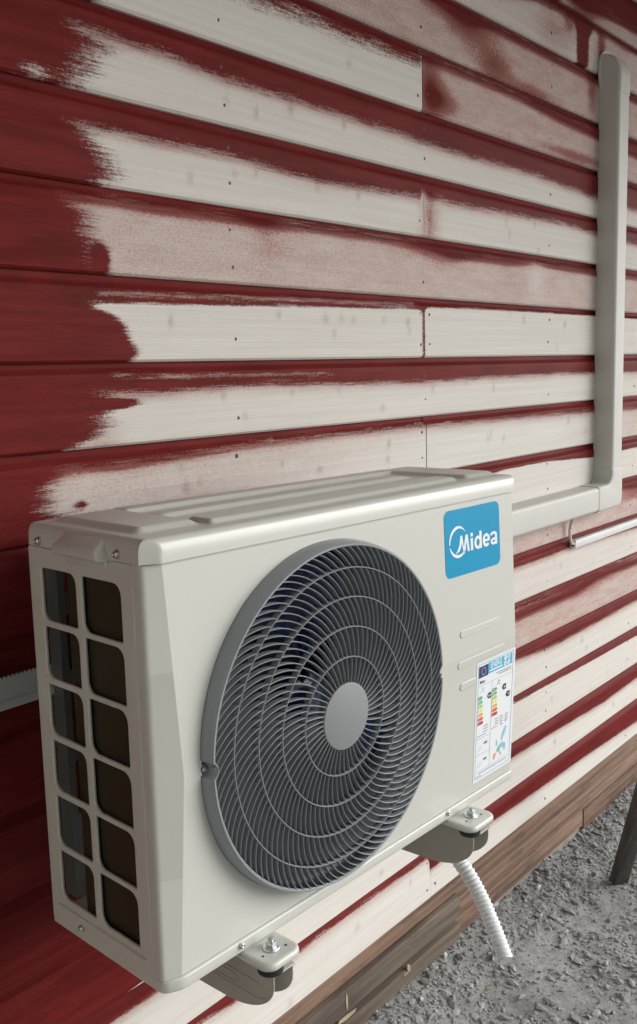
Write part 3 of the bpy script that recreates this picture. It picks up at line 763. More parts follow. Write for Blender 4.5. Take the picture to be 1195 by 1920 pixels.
# lid as a pressed sheet
def sm(t): t = np.clip(t, 0, 1); return t*t*(3-2*t)
def bump(x, a, b_, w): return sm((x-a)/w)*sm((b_-x)/w)
LX0, LX1, LY0, LY1 = -.0030, .7680, -.2400, .0030
nx, ny = 330, 110
sx_ = np.linspace(0, 1, nx); sy_ = np.linspace(0, 1, ny)
ty = .5 - .5*np.cos(PI*sy_); ty = .35*ty + .65*sy_
Yg = LY0 + (LY1-LY0)*ty
def xleft(y):
    # chamfer following the facet, rounded back corner
    c = np.where(y < -.2290, LX0 + (-.2290 - y)/.011*.0225, LX0)
    rb = .014; c = c + np.where(y > LY1-rb, rb - np.sqrt(np.maximum(rb*rb - (y-(LY1-rb))**2, 0)), 0)
    return c
def xright(y):
    rb = .010
    c = np.full_like(y, LX1) - np.where(y > LY1-rb, rb - np.sqrt(np.maximum(rb*rb - (y-(LY1-rb))**2, 0)), 0)
    return c - np.where(y < LY0+rb, rb - np.sqrt(np.maximum(rb*rb - ((LY0+rb)-y)**2, 0)), 0)
xl_, xr_ = xleft(Yg), xright(Yg)
tx = .5 - .5*np.cos(PI*sx_); tx = .2*tx + .8*sx_
XX = xl_[:, None] + (xr_-xl_)[:, None]*tx[None, :]; YY = np.repeat(Yg[:, None], nx, 1)
dd = np.minimum(np.minimum(XX - xl_[:, None], xr_[:, None] - XX), np.minimum(YY-LY0, LY1-YY))
rad = .0115
HT = .5290
e = np.clip(dd/rad, 0, 1)
Zg = HT - .013*(1 - np.sqrt(np.maximum(1-(1-e)**2, 0))) 
h = .0062*bump(XX, .018, .118, .016)*bump(YY, -.200, -.020, .016)
h = np.maximum(h, .0062*bump(XX, .655, .752, .014)*bump(YY, -.215, -.020, .014))
h = np.maximum(h, .0060*bump(XX, .100, .690, .014)*bump(YY, -.062, -.018, .010))
h = np.maximum(h, .0056*bump(XX, .088, .640, .040)*bump(YY, -.128, -.088, .009))
h = np.maximum(h, .0058*bump(XX, .116, .640, .008)*bump(YY, -.212, -.160, .010))
h = h + .0009*np.sin(XX*7)*np.sin(YY*14+1)*.5
Zg = Zg + h*np.clip((dd-.004)/.01, 0, 1)
V3 = np.stack([XX, YY, Zg], -1).reshape(-1, 3)
idx = np.arange(ny*nx).reshape(ny, nx)
F3 = np.stack([idx[:-1, :-1], idx[:-1, 1:], idx[1:, 1:], idx[1:, :-1]], -1).reshape(-1, 4)
ring = list(idx[0, :]) + list(idx[1:, -1]) + list(idx[-1, -2::-1]) + list(idx[-2:0:-1, 0])
vv = [tuple(p) for p in V3]; ff = [tuple(q) for q in F3]
cxm, cym = .3825, -.118
prev = ring
for (zz, ex) in ((.5060, .0004), (.5018, .0006), (.5016, -.0025)):
    cur = []
    for i in ring:
        x, y, z = V3[i]
        nxn = Vector((x-cxm, 0)).normalized() if False else None
        ox = ex if x > XX[:, -3].min() else (-ex if x < XX[:, 3].max() and x < .05 else 0)
        oy = -ex if y < LY0+.004 else (ex if y > LY1-.004 else 0)
        cur.append(len(vv)); vv.append((x+ox, y+oy, zz))
    for a in range(len(ring)):
        b2 = (a+1) % len(ring); ff.append((prev[a], cur[a], cur[b2], prev[b2]))
    prev = cur
lid = link('lid', fixn(mesh_np(vv, ff)), M['case'], unit, smooth=40)
# grip lip on the lid's short side
v = [(.002, -.066, .5005), (.002, -.182, .5005), (-.0185, -.172, .5005), (-.0185, -.076, .5005),
     (.006, -.086, .5290), (.006, -.162, .5290), (-.0170, -.166, .5120), (-.0170, -.082, .5120)]
gm = mesh_np(v, [(3, 2, 1, 0), (4, 5, 6, 7), (0, 1, 5, 4), (1, 2, 6, 5), (2, 3, 7, 6), (3, 0, 4, 7)])
link('grip', bevel_mesh(fixn(gm), .0035, 4, 20), M['case'], lid, smooth=60)

# coil
pts2 = [(.020, -.208), (.020, -.078)]
for k in range(1, 9): a = R(180-90*k/8); pts2.append((.042+.022*math.cos(a), -.078+.022*math.sin(a)))
pts2 += [(.20, -.056), (.74, -.056)]
v, f = [], []
T = .012
for i, p in enumerate(pts2):
    a = Vector(pts2[max(i-1, 0)]); b_ = Vector(pts2[min(i+1, len(pts2)-1)]); t = (b_-a).normalized(); nn = Vector((-t.y, t.x))
    for s_, z in ((-1, .012), (1, .012), (1, .499), (-1, .499)):
        v.append((p[0]+nn.x*T*s_, p[1]+nn.y*T*s_, z))
for i in range(len(pts2)-1):
    for j in range(4): f.append((i*4+j, i*4+(j+1) % 4, (i+1)*4+(j+1) % 4, (i+1)*4+j))
f += [(0, 1, 2, 3), tuple(range(len(v)-4, len(v)))]
coil = link('coil', fixn(mesh_np(v, f)), M['coil'], unit, smooth=30)
mb = MB()
for i in range(11):
    mb.tube([(.010, -.0975, .035+i*.043), (.010, -.205, .035+i*.043)], .0028, 8)
link('inner_partition', MB().box((.56, -.215, .012), (.5615, -.09, .498)).mesh(), M['dark'], unit)
link('inner_backing', MB().box((.034, -.072, .012), (.74, -.0705, .498)).mesh(), M['dark'], unit)  # black sheet added so the inside of the casing stays dark
# thin bronze pipe bend seen at the foot of the side opening
# shroud ring
mb = MB()
v, f = [], []
NS = 128
prof = [(FR-.0016, -.2365), (FR-.010, -.234), (.2215, -.226), (.2205, -.200), (.2215, -.165), (.226, -.158), (.250, -.157)]
for k in range(NS):
    a = 2*PI*k/NS
    for r, y in prof: v.append((FX+min(r, .2405)*math.cos(a), y, FZ+min(r, .2405)*math.sin(a)))
m = len(prof)
for k in range(NS):
    for j in range(m-1): f.append((k*m+j, k*m+j+1, ((k+1) % NS)*m+j+1, ((k+1) % NS)*m+j))
link('fan_shroud', mesh_np(v, f), M['shroud'], unit, smooth=40)

# fan
fan = link('fan', MB().lathe((FX, -.146, FZ), (0, -1, 0), [(.0001, .060), (.030, .060), (.044, .052), (.047, .040), (.048, .0), (.0001, .0)], 48).mesh(), M['blade'], unit, smooth=40)
for bl_ in range(3):
    v, f = [], []
    nr, na = 14, 22
    for i in range(nr+1):
        r = .040 + (.213-.040)*i/nr; q = i/nr
        a0 = 2*PI*bl_/3 + R(102) + q*R(34); span = R(62 + 40*q - 16*q*q)
        for j in range(na+1):
            s_ = j/na
            a = a0 - s_*span
            y = -.212 + .062*s_ + .010*math.sin(PI*s_) - .012*q
            rr = r - .012*(2*s_-1)**4*q
            v.append((FX+rr*math.cos(a), y, FZ+rr*math.sin(a)))
    for i in range(nr):
        for j in range(na): f.append((i*(na+1)+j, i*(na+1)+j+1, (i+1)*(na+1)+j+1, (i+1)*(na+1)+j))
    me = mesh_np(v, f); bmx = bmesh.new(); bmx.from_mesh(me)
    bmesh.ops.solidify(bmx, geom=bmx.faces[:], thickness=.0022); bmx.to_mesh(me); bmx.free()
    link('blade', me, M['blade'], fan, smooth=40)

# grille: rim, rings and swept vanes
YR = -.2620                      # front of the rim
def ydome(r): return YR - .0045*math.cos(min(r/.229, 1)*PI/2)
v, f = [], []
NT = 720
rows = 7
for k in range(NT):
    a = 2*PI*k/NT
    ro, rf, ri = .2330, .2300, .2252
    for an in (0.0, PI):
        dang = (a-an+PI) % (2*PI) - PI; t = dang*.2305
        if abs(t) < .0092:
            cut = math.sqrt(.0092**2 - t*t); ro = min(ro, .2318-cut-.0005); rf = min(rf, .2318-cut)
        if abs(t) < .0112:
            ri = min(ri, .2318 - math.sqrt(.0112**2 - t*t)-.001)
    c, s = math.cos(a), math.sin(a)
    pr_ = [(ro, yf(FZ+.233*s)+.003), (ro-.0004, -.2480), (rf, YR+.0025), (rf-.0015, YR), (ri+.0010, YR), (ri, YR+.0012), (ri, -.2440)]
    for r, y in pr_: v.append((FX+r*c, y, FZ+r*s))
for k in range(NT):
    k2 = (k+1) % NT
    for j in range(rows-1): f.append((k*rows+j, k*rows+j+1, k2*rows+j+1, k2*rows+j))
rim_me = fixn(mesh_np(v, f))
grille = link('fan_grille', rim_me, M['rim'], unit, smooth=38)
RR = [.0447, .0790, .1190, .1585, .1975, .2260]
CNT = [48, 64, 84, 94, 100]
SW = [4.5, 7.5, 10.0, 10.0, 8.8]
def ringmesh(mb, r, wd, y0, y1, n=160):
    v = []; f = []
    for k in range(n):
        a = 2*PI*k/n; c, s = math.cos(a), math.sin(a)
        for rr, y in ((r-wd/2, y1), (r-wd/2, y0+.0006), (r-wd/4, y0), (r+wd/4, y0), (r+wd/2, y0+.0006), (r+wd/2, y1)):
            v.append((FX+rr*c, y, FZ+rr*s))
    for k in range(n):
        k2 = (k+1) % n
        for j in range(5): f.append((k*6+j, k*6+j+1, k2*6+j+1, k2*6+j))
    mb.add(v, f)
mb = MB()
for r in RR[1:5]: ringmesh(mb, r, .0018, ydome(r)-.0004, ydome(r)+.0095)
link('ring', mb.mesh(), M['grille'], grille, smooth=40)
vb = MB()
off = 0.0
for zi in range(5):
    ra, rb = RR[zi], RR[zi+1]; nseg = 7
    sgn = 1
    for k in range(CNT[zi]):
        a0 = 2*PI*(k+.35*zi)/CNT[zi] + R(off)
        vv_, ff_ = [], []
        for i in range(nseg+1):
            t = i/nseg; r = ra + (rb-ra)*t
            a = a0 + R(SW[zi])*(t*.72 + t*t*.28)
            # direction across the vane
            da = R(SW[zi])*(.72 + .56*t)/(rb-ra)*r
            tx_, tz_ = math.cos(a) - math.sin(a)*da, math.sin(a) + math.cos(a)*da
            L_ = math.hypot(tx_, tz_); px, pz = -tz_/L_, tx_/L_
            cx, cz = FX+r*math.cos(a), FZ+r*math.sin(a)
            y0 = ydome(r); th = .00072
            tl = .0          # vane leans as it goes in
            for (o_, y) in ((-th, y0+.0006), (0, y0), (th, y0+.0006), (th*.8+tl, y0+.0092), (-th*.8+tl, y0+.0092)):
                vv_.append((cx+px*o_, y, cz+pz*o_))
        for i in range(nseg):
            for j in range(5): ff_.append((i*5+j, i*5+(j+1) % 5, (i+1)*5+(j+1) % 5, (i+1)*5+j))
        vb.add(vv_, ff_)
link('vane_set', fixn(vb.mesh()), M['grille'], grille, smooth=50)
hub = MB().lathe((FX, ydome(0)+.0120, FZ), (0, -1, 0), [(.0440, 0), (.0452, .0105), (.0446, .0122), (.0430, .0128), (.0001, .0128)], 96)
link('hub_cap', hub.mesh(), M['hub'], grille, smooth=35)

# screws
def screw(p, ax, parent, r=.0042):
    ax = Vector(ax).normalized()
    mb = MB().lathe((0, 0, 0), (0, 0, 1), [(r*1.3, 0), (r*1.28, .0007), (r*1.02, .0010), (r*.98, .0036), (r*.72, .0046), (r*.45, .0047), (.0001, .0036)], 18)
    me = mb.mesh()
    s_ = link('screw', me, M['screw'], parent, 30)
    s_.location = p; s_.rotation_euler = ax.to_track_quat('Z', 'Y').to_euler()
    return s_
screw((-.0037, -.031, .5085), (-1, 0, 0), lid); screw((-.0037, -.191, .5100), (-1, 0, 0), lid)
screw((-.0002, -.067, .0120), (-1, 0, 0), side)
screw((.062, -.2420, .2530), (0, -1, 0), grille, .0036); screw((.5195, -.2420, .2560), (0, -1, 0), grille, .0036)
screw((.114, -.2386, .0040), (0, -1, 0), pan, .0036); screw((.564, -.2386, .0045), (0, -1, 0), pan, .0036)

# feet, pucks and brackets
def foot(x0, x1):
    xm = (x0+x1)/2; y0, y1 = -.2870, -.205
    prof = [(.0012, -.0162), (.0, -.0155), (.0, -.0120)] + [(.0055*(1-math.cos(R(a))), -.0120+.0055*math.sin(R(a))) for a in (20, 40, 60, 80, 90)] + [(.013, -.0064), (.020, -.0070)]
    v, f = [], []; n = None
    for (ins, z) in prof:
        lp = rrect(x0+ins, y0+ins, x1-ins, y1, .004, 8, rr=[max(.016-ins, .003), max(.016-ins, .003), .003, .003]); n = len(lp)
        v += [(x, y, z) for x, y in lp]
    for i in range(len(prof)-1):
        for k in range(n): f.append((i*n+k, i*n+(k+1) % n, (i+1)*n+(k+1) % n, (i+1)*n+k))
    f.append(tuple(range((len(prof)-1)*n, len(prof)*n)))
    fo = link('foot', fixn(mesh_np(v, f)), M['case'], unit, smooth=60)
    # sloped web rising to the pan
    wv = [(x0+.010, -.252, -.0068), (x1-.012, -.250, -.0068), (x1-.018, -.2375, .0030), (x0+.006, -.2375, .0030), (x0+.010, -.210, -.0068), (x1-.012, -.210, -.0068), (x1-.018, -.210, .0030), (x0+.006, -.210, .0030)]
    wm = bevel_mesh(fixn(mesh_np(wv, [(0, 1, 2, 3), (4, 7, 6, 5), (0, 4, 5, 1), (1, 5, 6, 2), (2, 6, 7, 3), (3, 7, 4, 0)])), .0030, 3, 15)
    for dx in (-.019, .016):
        link('hole', MB().cyl((xm+dx, -.267-dx*.15, -.0080), (0, 0, 1), .0019, .0019, .0016, 10).mesh(), M['dark'], fo)
    return fo
foot(.114, .1765); foot(.561, .634)

def make_bracket(x0, x1, label, slotz):
    root = tag(empty('wall_bracket', UM), label, 'bracket', 'wall brackets under the outdoor unit')
    xm = (x0+x1)/2
    # web outline in (y, z)
    web = [(.150, -.0465), (-.2600, -.0465), (-.2600, -.0620)]
    for k in range(1, 13):
        a = R(90*k/12); web.append((-.2600 + .100*(1-math.cos(a)) , -.0620 - .0540*math.sin(a)))
    web += [(-.12, -.1180), (.00, -.121), (.150, -.124)]
    for xx in (x0, x1-.0018):
        w_ = plate([web], .0018, .0004, lambda u, v_, d, xx=xx: (xx+.0009+d, u, v_))
        wo = link('web', w_, M['bracket'], root, smooth=40)
        sg = -1 if xx == x0 else 1
        if xx == x0 and x0 < .3:
            out = [(-.10, -.0620), (-.200, -.0620)]
            inn = []
            ring_ = [(-.222+.024*math.cos(R(t)), -.0800+.011*math.sin(R(t))) for t in range(90, 271, 15)]
            pts_ = [(-.06, -.072)] + ring_ + [(-.06, -.096)]
            for i_ in range(2):
                sc2 = 1 - .45*i_
                pp = [(xx-.0008, (y+.13)*sc2-.13, (z+.083)*sc2-.083) for y, z in pts_]
                link('pressed_ridge', MB().tube(smooth_path([(p[0]+.0018, p[1], p[2]) for p in pp], 4), .0019, 8).mesh(), M['bracket'], wo, smooth=60)
    link('top_flange', bevel_mesh(MB().box((x0, -.2640, -.0468), (x1, .150, -.0442)).mesh(), .0009, 2), M['bracket'], root, smooth=50)
    # upright with slots against the wall
    ux0, ux1 = x0-.034, x0+.001
    lp = [rrect(ux0, -.075, ux1, .492, .003, 2)]
    for zc in slotz: lp.append(rrect(ux0+.012, zc-.042, ux0+.022, zc+.042, .0045, 5)[::-1])
    link('upright', plate(lp, .002, .0005, lambda u, v_, d: (u, .128+d, v_)), M['slot'], root, smooth=40)
    for xx in (ux0, ux1-.002):
        link('upright_flange', MB().box((xx, .129, -.075), (xx+.002, .156, .492)).mesh(), M['slot'], root)
    pk = MB().lathe(((.152 if x0 < .3 else .6110), -.2500, -.0442), (0, 0, 1), [(.0001, 0), (.0165, 0), (.0170, .003), (.0165, .012), (.0170, .020), (.0165, .0350), (.0001, .0350)], 32)
    link('rubber_foot', pk.mesh(), M['rubber'], root, smooth=50)
    bx, by = (.1455 if x0 < .3 else .6000), -.2590
    bl = link('bolt', MB().cyl((bx, by, -.009), (0, 0, 1), .0036, .0036, .0175, 16).mesh(), M['screw'], root, 40)
    link('washer', MB().lathe((bx, by, -.0068), (0, 0, 1), [(.0001, 0), (.0108, 0), (.0110, .0010), (.0104, .0018), (.0078, .0020), (.0078, .0034), (.0001, .0036)], 28).mesh(), M['screw'], bl, 30)
    hx = bevel_mesh(MB().cyl((bx, by, -.0033), (0, 0, 1), .0069, .0069, .0058, 6).mesh(), .0009, 2)
    link('nut', hx, M['screw'], bl, 30)
    return root
make_bracket(.1470, .1830, 'bent steel wall bracket under the fan end of the outdoor unit, nearest the camera', (.438, .322, .208, .098))
make_bracket(.6060, .6520, 'bent steel wall bracket under the far end of the unit, by the white drain hose', (.438, .322, .208, .098))

# toothed mounting rail on the wall behind the unit
rv = [(-1.62, -.4780), (-.42, -.4800), (-.42, -.4420)]
x = -.4200; top = []
while x > -1.62:
    top += [(x, -.4420), (x-.0016, -.4385), (x-.0040, -.4385), (x-.0056, -.4420)]
    x -= .0066
rv = rv + top + [(-1.62, -.4420)]
rail = plate([rv], .0022, 0, lambda u, v_, d: (u, -.0290+d, v_))
rail = link('mounting_rail', rail, M['rail'], None)
tag(rail, 'grey metal rail with a toothed upper edge screwed to the red boards behind the unit', 'rail')
for z0 in (-.4805, -.4560):
    link('rail_flange', bevel_mesh(MB().box((-1.62, -.0280, z0), (-.42, .0005, z0+.0022)).mesh(), .0006, 1), M['rail'], rail)
link('lower_roll', bevel_mesh(MB().box((-1.62, -.0335, -.4860), (-.42, -.0280, -.4740)).mesh(), .002, 3), M['rail'], rail, smooth=60)
link('end_plate', bevel_mesh(MB().box((-1.020, -.034, -.470), (-.975, -.0292, -.405)).mesh(), .002, 2), M['rail'], rail, smooth=50)

# ---------------------------------------------------------------- drain hose
def campt(px, py, depth):
    xc_, yc_ = (px-597.5)/1727.53, (py-960)/1727.53
    return Vector((-1.7640312, -1.1940821, -.0229056)) + (cR*xc_ - cU*yc_ - cB)*depth
HOSE = [(-.535, -.325, -.735), (-.500, -.345, -.800)] + HOSEPTS
hp = smooth_path(HOSE, 24)
# resample by arc length
L_ = [0]
for a, b_ in zip(hp, hp[1:]): L_.append(L_[-1] + (b_-a).length)
tot = L_[-1]; ns_ = int(tot/.00085); res = []; j = 0
for i in range(ns_):
    s_ = tot*i/(ns_-1)
    while j < len(L_)-2 and L_[j+1] < s_: j += 1
    t = (s_-L_[j])/max(L_[j+1]-L_[j], 1e-9); res.append(hp[j]*(1-t) + hp[j+1]*t)
rad_ = [.0128 + .0012*max(-.6, math.cos(2*PI*i*.00085/.0074)) for i in range(ns_)]
hose = MB().tube(res, rad_, 20, cap=False)
hose.tube(res[::-1][:40] , .0112, 16, cap=True)
tag(link('drain_hose', fixn(hose.mesh()), M['hose'], None, 60), 'white corrugated drain hose dangling from beneath the outdoor unit', 'hose')

# ================================================================ STICKERS
LX, LZ = .638, .437
lay = lambda d0: (lambda u, v_, d=0: (LX+u, yf(LZ+v_) - d0 - d, LZ+v_))
lg = link('logo_sticker', plate([rrect(-.0785, -.0515, .0795, .0535, .0125, 8)], .0005, 0, lay(.0003)), M['logo'], unit)
MW = simple('letter_white', (.82, .84, .85), .3, coat=.4, dirt=.01)
ms = []
FT = lay(.0007)
def poly(pts, fn=FT): return plate([pts], .0001, 0, fn)
# crescent: thick upper left, fading to a point at the right, with a gap low on the left
def crescent(a0, a1, R0x, R0z, cx, cz, w0, w1, wm):
    o, i_ = [], []
    for k in range(41):
        t = k/40; a = R(a0 + (a1-a0)*t); wd = (w0 + (w1-w0)*t) + wm*math.sin(PI*t)
        o.append((cx+R0x*math.cos(a), cz+R0z*math.sin(a)))
        i_.append((cx+(R0x-wd)*math.cos(a), cz+(R0z-wd)*math.sin(a)))
    return o + i_[::-1]
ms.append(poly(crescent(32, 186, .0245, .0250, -.0425, .0022, .0004, .0022, .0034)))
ms.append(poly(crescent(196, 335, .0245, .0250, -.0425, .0022, .0018, .0006, .0036)))
ms.append(poly([(-.0362, .0110), (-.0312, .0110), (-.0275, -.0085), (-.0215, .0108), (-.0158, .0108), (-.0112, -.0162), (-.0166, -.0162), (-.0190, .0000), (-.0262, -.0190), (-.0285, -.0180), (-.0325, .0005), (-.0352, -.0070), (-.0400, -.0130), (-.0500, -.0162), (-.0450, -.0110), (-.0395, -.0040)]))
em = link('emblem', join_meshes(ms), MW, lg)
def stroke(pts, wx, wz):
    """thick line drawn with an elliptical pen"""
    L_, R_ = [], []
    for i_, p in enumerate(pts):
        a_, b_ = pts[max(i_-1, 0)], pts[min(i_+1, len(pts)-1)]
        tx2, tz2 = b_[0]-a_[0], b_[1]-a_[1]; l_ = math.hypot(tx2, tz2) or 1
        nx2, nz2 = -tz2/l_*wx, tx2/l_*wz
        L_.append((p[0]+nx2, p[1]+nz2)); R_.append((p[0]-nx2, p[1]-nz2))
    return L_ + R_[::-1]
def earc(cx, cz, rx, rz, a0, a1, n=28): return [(cx+rx*math.cos(R(a0+(a1-a0)*k/n)), cz+rz*math.sin(R(a0+(a1-a0)*k/n))) for k in range(n+1)]
def rq(x0, z0, x1, z1): return [(x0, z0), (x1, z0), (x1, z1), (x0, z1)]
LT = [rq(-.0077, -.0162, -.0012, .0030), rq(-.0077, .0056, -.0012, .0114),
      rq(.0178, -.0166, .0242, .0114), stroke(earc(.0132, -.0062, .0076, .0084, 20, 340), .0031, .0024),
      stroke(earc(.0378, -.0060, .0078, .0087, 0, 318), .0031, .0023), rq(.0312, -.0080, .0480, -.0042),
      rq(.0640, -.0166, .0703, -.0010), stroke(earc(.0598, -.0012, .0074, .0042, 175, -8, 20), .0031, .0021),
      stroke(earc(.0592, -.0112, .0062, .0036, 60, 340, 24) , .0027, .0020), rq(.0590, -.0088, .0660, -.0050)]
tx_ = join_meshes([plate([l], .0001, 0, lay(.0007 + .00004*k)) for k, l in enumerate(LT)])
link('lettering', tx_, MW, lg)

EX, EZ = .6445, .2315       # top-left corner of the energy label
def lb(d0): return lambda u, v_, d=0: (EX+u, yf(EZ+v_) - d0 - d, EZ+v_)
mats = {}
def flat(nm, col, rough=.4):
    if nm not in mats: mats[nm] = simple('print_'+nm, col, rough, coat=.3, dirt=.01)
    return mats[nm]
lab = link('energy_label', plate([rrect(-.0040, -.2065, .1165, .0010, .0015, 3)], .0005, 0, lb(.0003)), M['white'], unit)
def rect(x0, z0, x1, z1): return [(x0, z0), (x1, z0), (x1, z1), (x0, z1)]
def putp(name, loops_, mat, d=.0008, parent=None):
    return link(name, join_meshes([plate([l], .0001, 0, lb(d)) for l in loops_]), mat, parent or lab)
def frame(x0, z0, x1, z1, w_): return [rect(x0, z0, x1, z0+w_), rect(x0, z1-w_, x1, z1), rect(x0, z0+w_, x0+w_, z1-w_), rect(x1-w_, z0+w_, x1, z1-w_)]
putp('border', frame(.0004, -.2020, .1100, -.0020, .0008), flat('line_blue', (.12, .36, .55)))
putp('flag_panel', [rect(.0024, -.0255, .0300, -.0062)], flat('navy', (.025, .035, .15)))
st = []
for k in range(12):
    a = 2*PI*k/12; cx, cz = .0162+.0062*math.cos(a), -.0158+.0062*math.sin(a)
    st.append([(cx+(.0013 if j % 2 == 0 else .0006)*math.sin(j*PI/5), cz+(.0013 if j % 2 == 0 else .0006)*math.cos(j*PI/5)) for j in range(10)])
putp('star', st, flat('star', (.72, .72, .60)), .0011)
hp_ = putp('header_panel', [rect(.0310, -.0242, .1060, -.0048)], flat('cyan', (.055, .42, .62)))
link('header_text', text_mesh('ENERG', .0145, .00025, lambda u, v_, d: lb(.0011)(u+.0545, v_-.0117, d), 'CENTER', .80), flat('pw', (.8, .86, .9)), hp_)
putp('header_strip', [rect(.0335, -.0212, .0750, -.0188)], flat('pw', (.8, .86, .9)), .0011, hp_)
bub = []
for cx, cz in ((.0835, -.0092), (.0945, -.0092), (.0835, -.0190), (.0945, -.0190)):
    bub.append([(cx+.0047*math.cos(2*PI*k/20), cz+.0044*math.sin(2*PI*k/20)) for k in range(20)])
bb_ = putp('bubble', bub, flat('pw', (.8, .86, .9)), .0011, hp_)
for t_, cx, cz in (('Y', .0835, -.0092), ('IJA', .0945, -.0092), ('IE', .0835, -.0190), ('IA', .0945, -.0190)):
    link('bubble_text', text_mesh(t_, .0058, .0001, lambda u, v_, d, cx=cx, cz=cz: lb(.0014)(u+cx, v_+cz, d), 'CENTER', .8), flat('cyan', (.055, .42, .62)), hp_)
GR = flat('ink_grey', (.10, .10, .11)); GB = flat('ink_soft', (.34, .44, .52))
link('maker_name', text_mesh('Midea', .0078, .0001, lambda u, v_, d: lb(.0008)(u+.0135, v_-.0335, d), 'CENTER', .85), GR, lab)
def ticks(x0, x1, z, h_, n_):
    out = []; x = x0
    while x < x1:
        w_ = random.uniform(.0012, .0042); out.append(rect(x, z, min(x+w_, x1), z+h_)); x += w_+.0007
    return out
putp('small_print', ticks(.056, .104, -.0300, .0012, 9) + ticks(.064, .104, -.0335, .0012, 9), GR)
putp('divider', [rect(.003, -.0400, .107, -.0394), rect(.0440, -.1905, .0446, -.0394), rect(.003, -.1320, .044, -.1312), rect(.003, -.1605, .044, -.1597), rect(.003, -.1902, .107, -.1895)], GB)
def wheel(cx, cz, r, mat, nm):
    lp = []
    for k in range(4):
        a = 2*PI*k/4 + .5
        lp.append([(cx+r*.15*math.cos(a), cz+r*.15*math.sin(a)), (cx+r*math.cos(a-.35), cz+r*math.sin(a-.35)), (cx+r*1.05*math.cos(a+.15), cz+r*1.05*math.sin(a+.15)), (cx+r*.75*math.cos(a+.55), cz+r*.75*math.sin(a+.55))])
    lp += ticks(cx-.012, cx-.006, cz-.004, .001, 3)
    putp(nm, lp, mat)
wheel(.0165, -.0475, .0050, flat('pale_blue', (.42, .62, .74)), 'cooling_symbol')
wheel(.0660, -.0475, .0050, flat('pale_red', (.72, .36, .34)), 'heating_symbol')
AC = [('green_dark', (.02, .27, .10)), ('green', (.13, .42, .10)), ('lime', (.42, .58, .16)), ('yellow', (.80, .72, .22)), ('orange', (.74, .40, .12)), ('orange_red', (.62, .13, .04)), ('red', (.50, .02, .05))]
NM = ['A+++', 'A++', 'A+', 'A', 'B', 'C', 'D']
for (ax_, az_, w0) in ((.0032, -.0580, .0100), (.0460, -.0545, .0115)):
    for i, (nm, c) in enumerate(AC):
        z = az_ - i*.0073; wd = w0 + i*.0008
        a_ = putp('rating_arrow', [[(ax_, z-.0056), (ax_+wd, z-.0056), (ax_+wd+.0030, z-.0028), (ax_+wd, z), (ax_, z)]], flat(nm, c))
        link('class_text', text_mesh(NM[i], .0046, .0001, lambda u, v_, d, ax_=ax_, z=z: lb(.0011)(u+ax_+.001, v_+z-.0028, d), 'LEFT', .8), flat('pw', (.8, .86, .9)), a_)
for (x, z, t_) in ((.0330, -.0585, 'A++'), (.0800, -.0560, 'A+'), (.0930, -.0720, 'A')):
    a_ = putp('black_arrow', [[(x-.0035, z-.0045), (x+.0005, z-.0095), (x+.0095, z-.0095), (x+.0095, z+.0005), (x+.0005, z+.0005)]], flat('black', (.012, .012, .02)))
    link('class_text', text_mesh(t_, .0060, .0002, lambda u, v_, d, x=x, z=z: lb(.0011)(u+x+.0045, v_+z-.0046, d), 'CENTER', .8), flat('pw', (.8, .86, .9)), a_)
tk = []
for i, z in enumerate((-.1135, -.1185, -.1235)): tk += ticks(.022, .036, z, .0011, 4)
tk += ticks(.004, .030, -.1275, .0010, 6)
for i, z in enumerate((-.1120, -.1165, -.1210)):
    for x in (.058, .073, .090): tk += ticks(x, x+.010, z, .0012, 3)
tk += ticks(.047, .066, -.1260, .0010, 5) + ticks(.0755, .082, -.1265, .0018, 1) + ticks(.090, .096, -.1245, .0018, 1)
tk += ticks(.012, .100, -.1945, .0011, 9) + ticks(.004, .020, -.1990, .0011, 4)
putp('fine_print', tk, GR)
for z in (-.1475, -.1765):
    link('value_text', text_mesh('56dB' if z > -.15 else '59dB', .0064, .0001, lambda u, v_, d, z=z: lb(.0008)(u+.0300, v_+z+.004, d), 'CENTER', .8), GR, lab)
    putp('sound_symbol', [[(.008, z-.006), (.014, z-.006), (.020, z-.001), (.020, z+.003), (.013, z+.001), (.008, z-.002)]], flat('faint', (.62, .72, .76)))
mb_ = flat('map_blue', (.25, .52, .66)); mo = flat('map_orange', (.70, .36, .24)); mg = flat('map_green', (.27, .47, .42))
zo = 0
putp('map_north', [[(.0930, -.1320), (.0965, -.1360), (.0935, -.1430), (.0905, -.1480), (.0870, -.1500), (.0845, -.1570), (.0810, -.1560), (.0815, -.1480), (.0860, -.1400)], [(.0780, -.1620), (.0830, -.1600), (.0900, -.1620), (.0945, -.1650), (.0960, -.1700), (.0940, -.1770), (.0900, -.1760), (.0880, -.1700), (.0820, -.1690), (.0780, -.1670)]], mb_)
putp('map_centre', [[(.0690, -.1660), (.0778, -.1622), (.0782, -.1675), (.0770, -.1740), (.0700, -.1750), (.0670, -.1710)], [(.0655, -.1500), (.0685, -.1560), (.0670, -.1620), (.0640, -.1610), (.0635, -.1560)]], mg)
putp('map_south', [[(.0575, -.1740), (.0665, -.1735), (.0640, -.1800), (.0610, -.1850), (.0565, -.1835)], [(.0760, -.1745), (.0800, -.1765), (.0840, -.1830), (.0820, -.1835), (.0770, -.1790)]], mo)

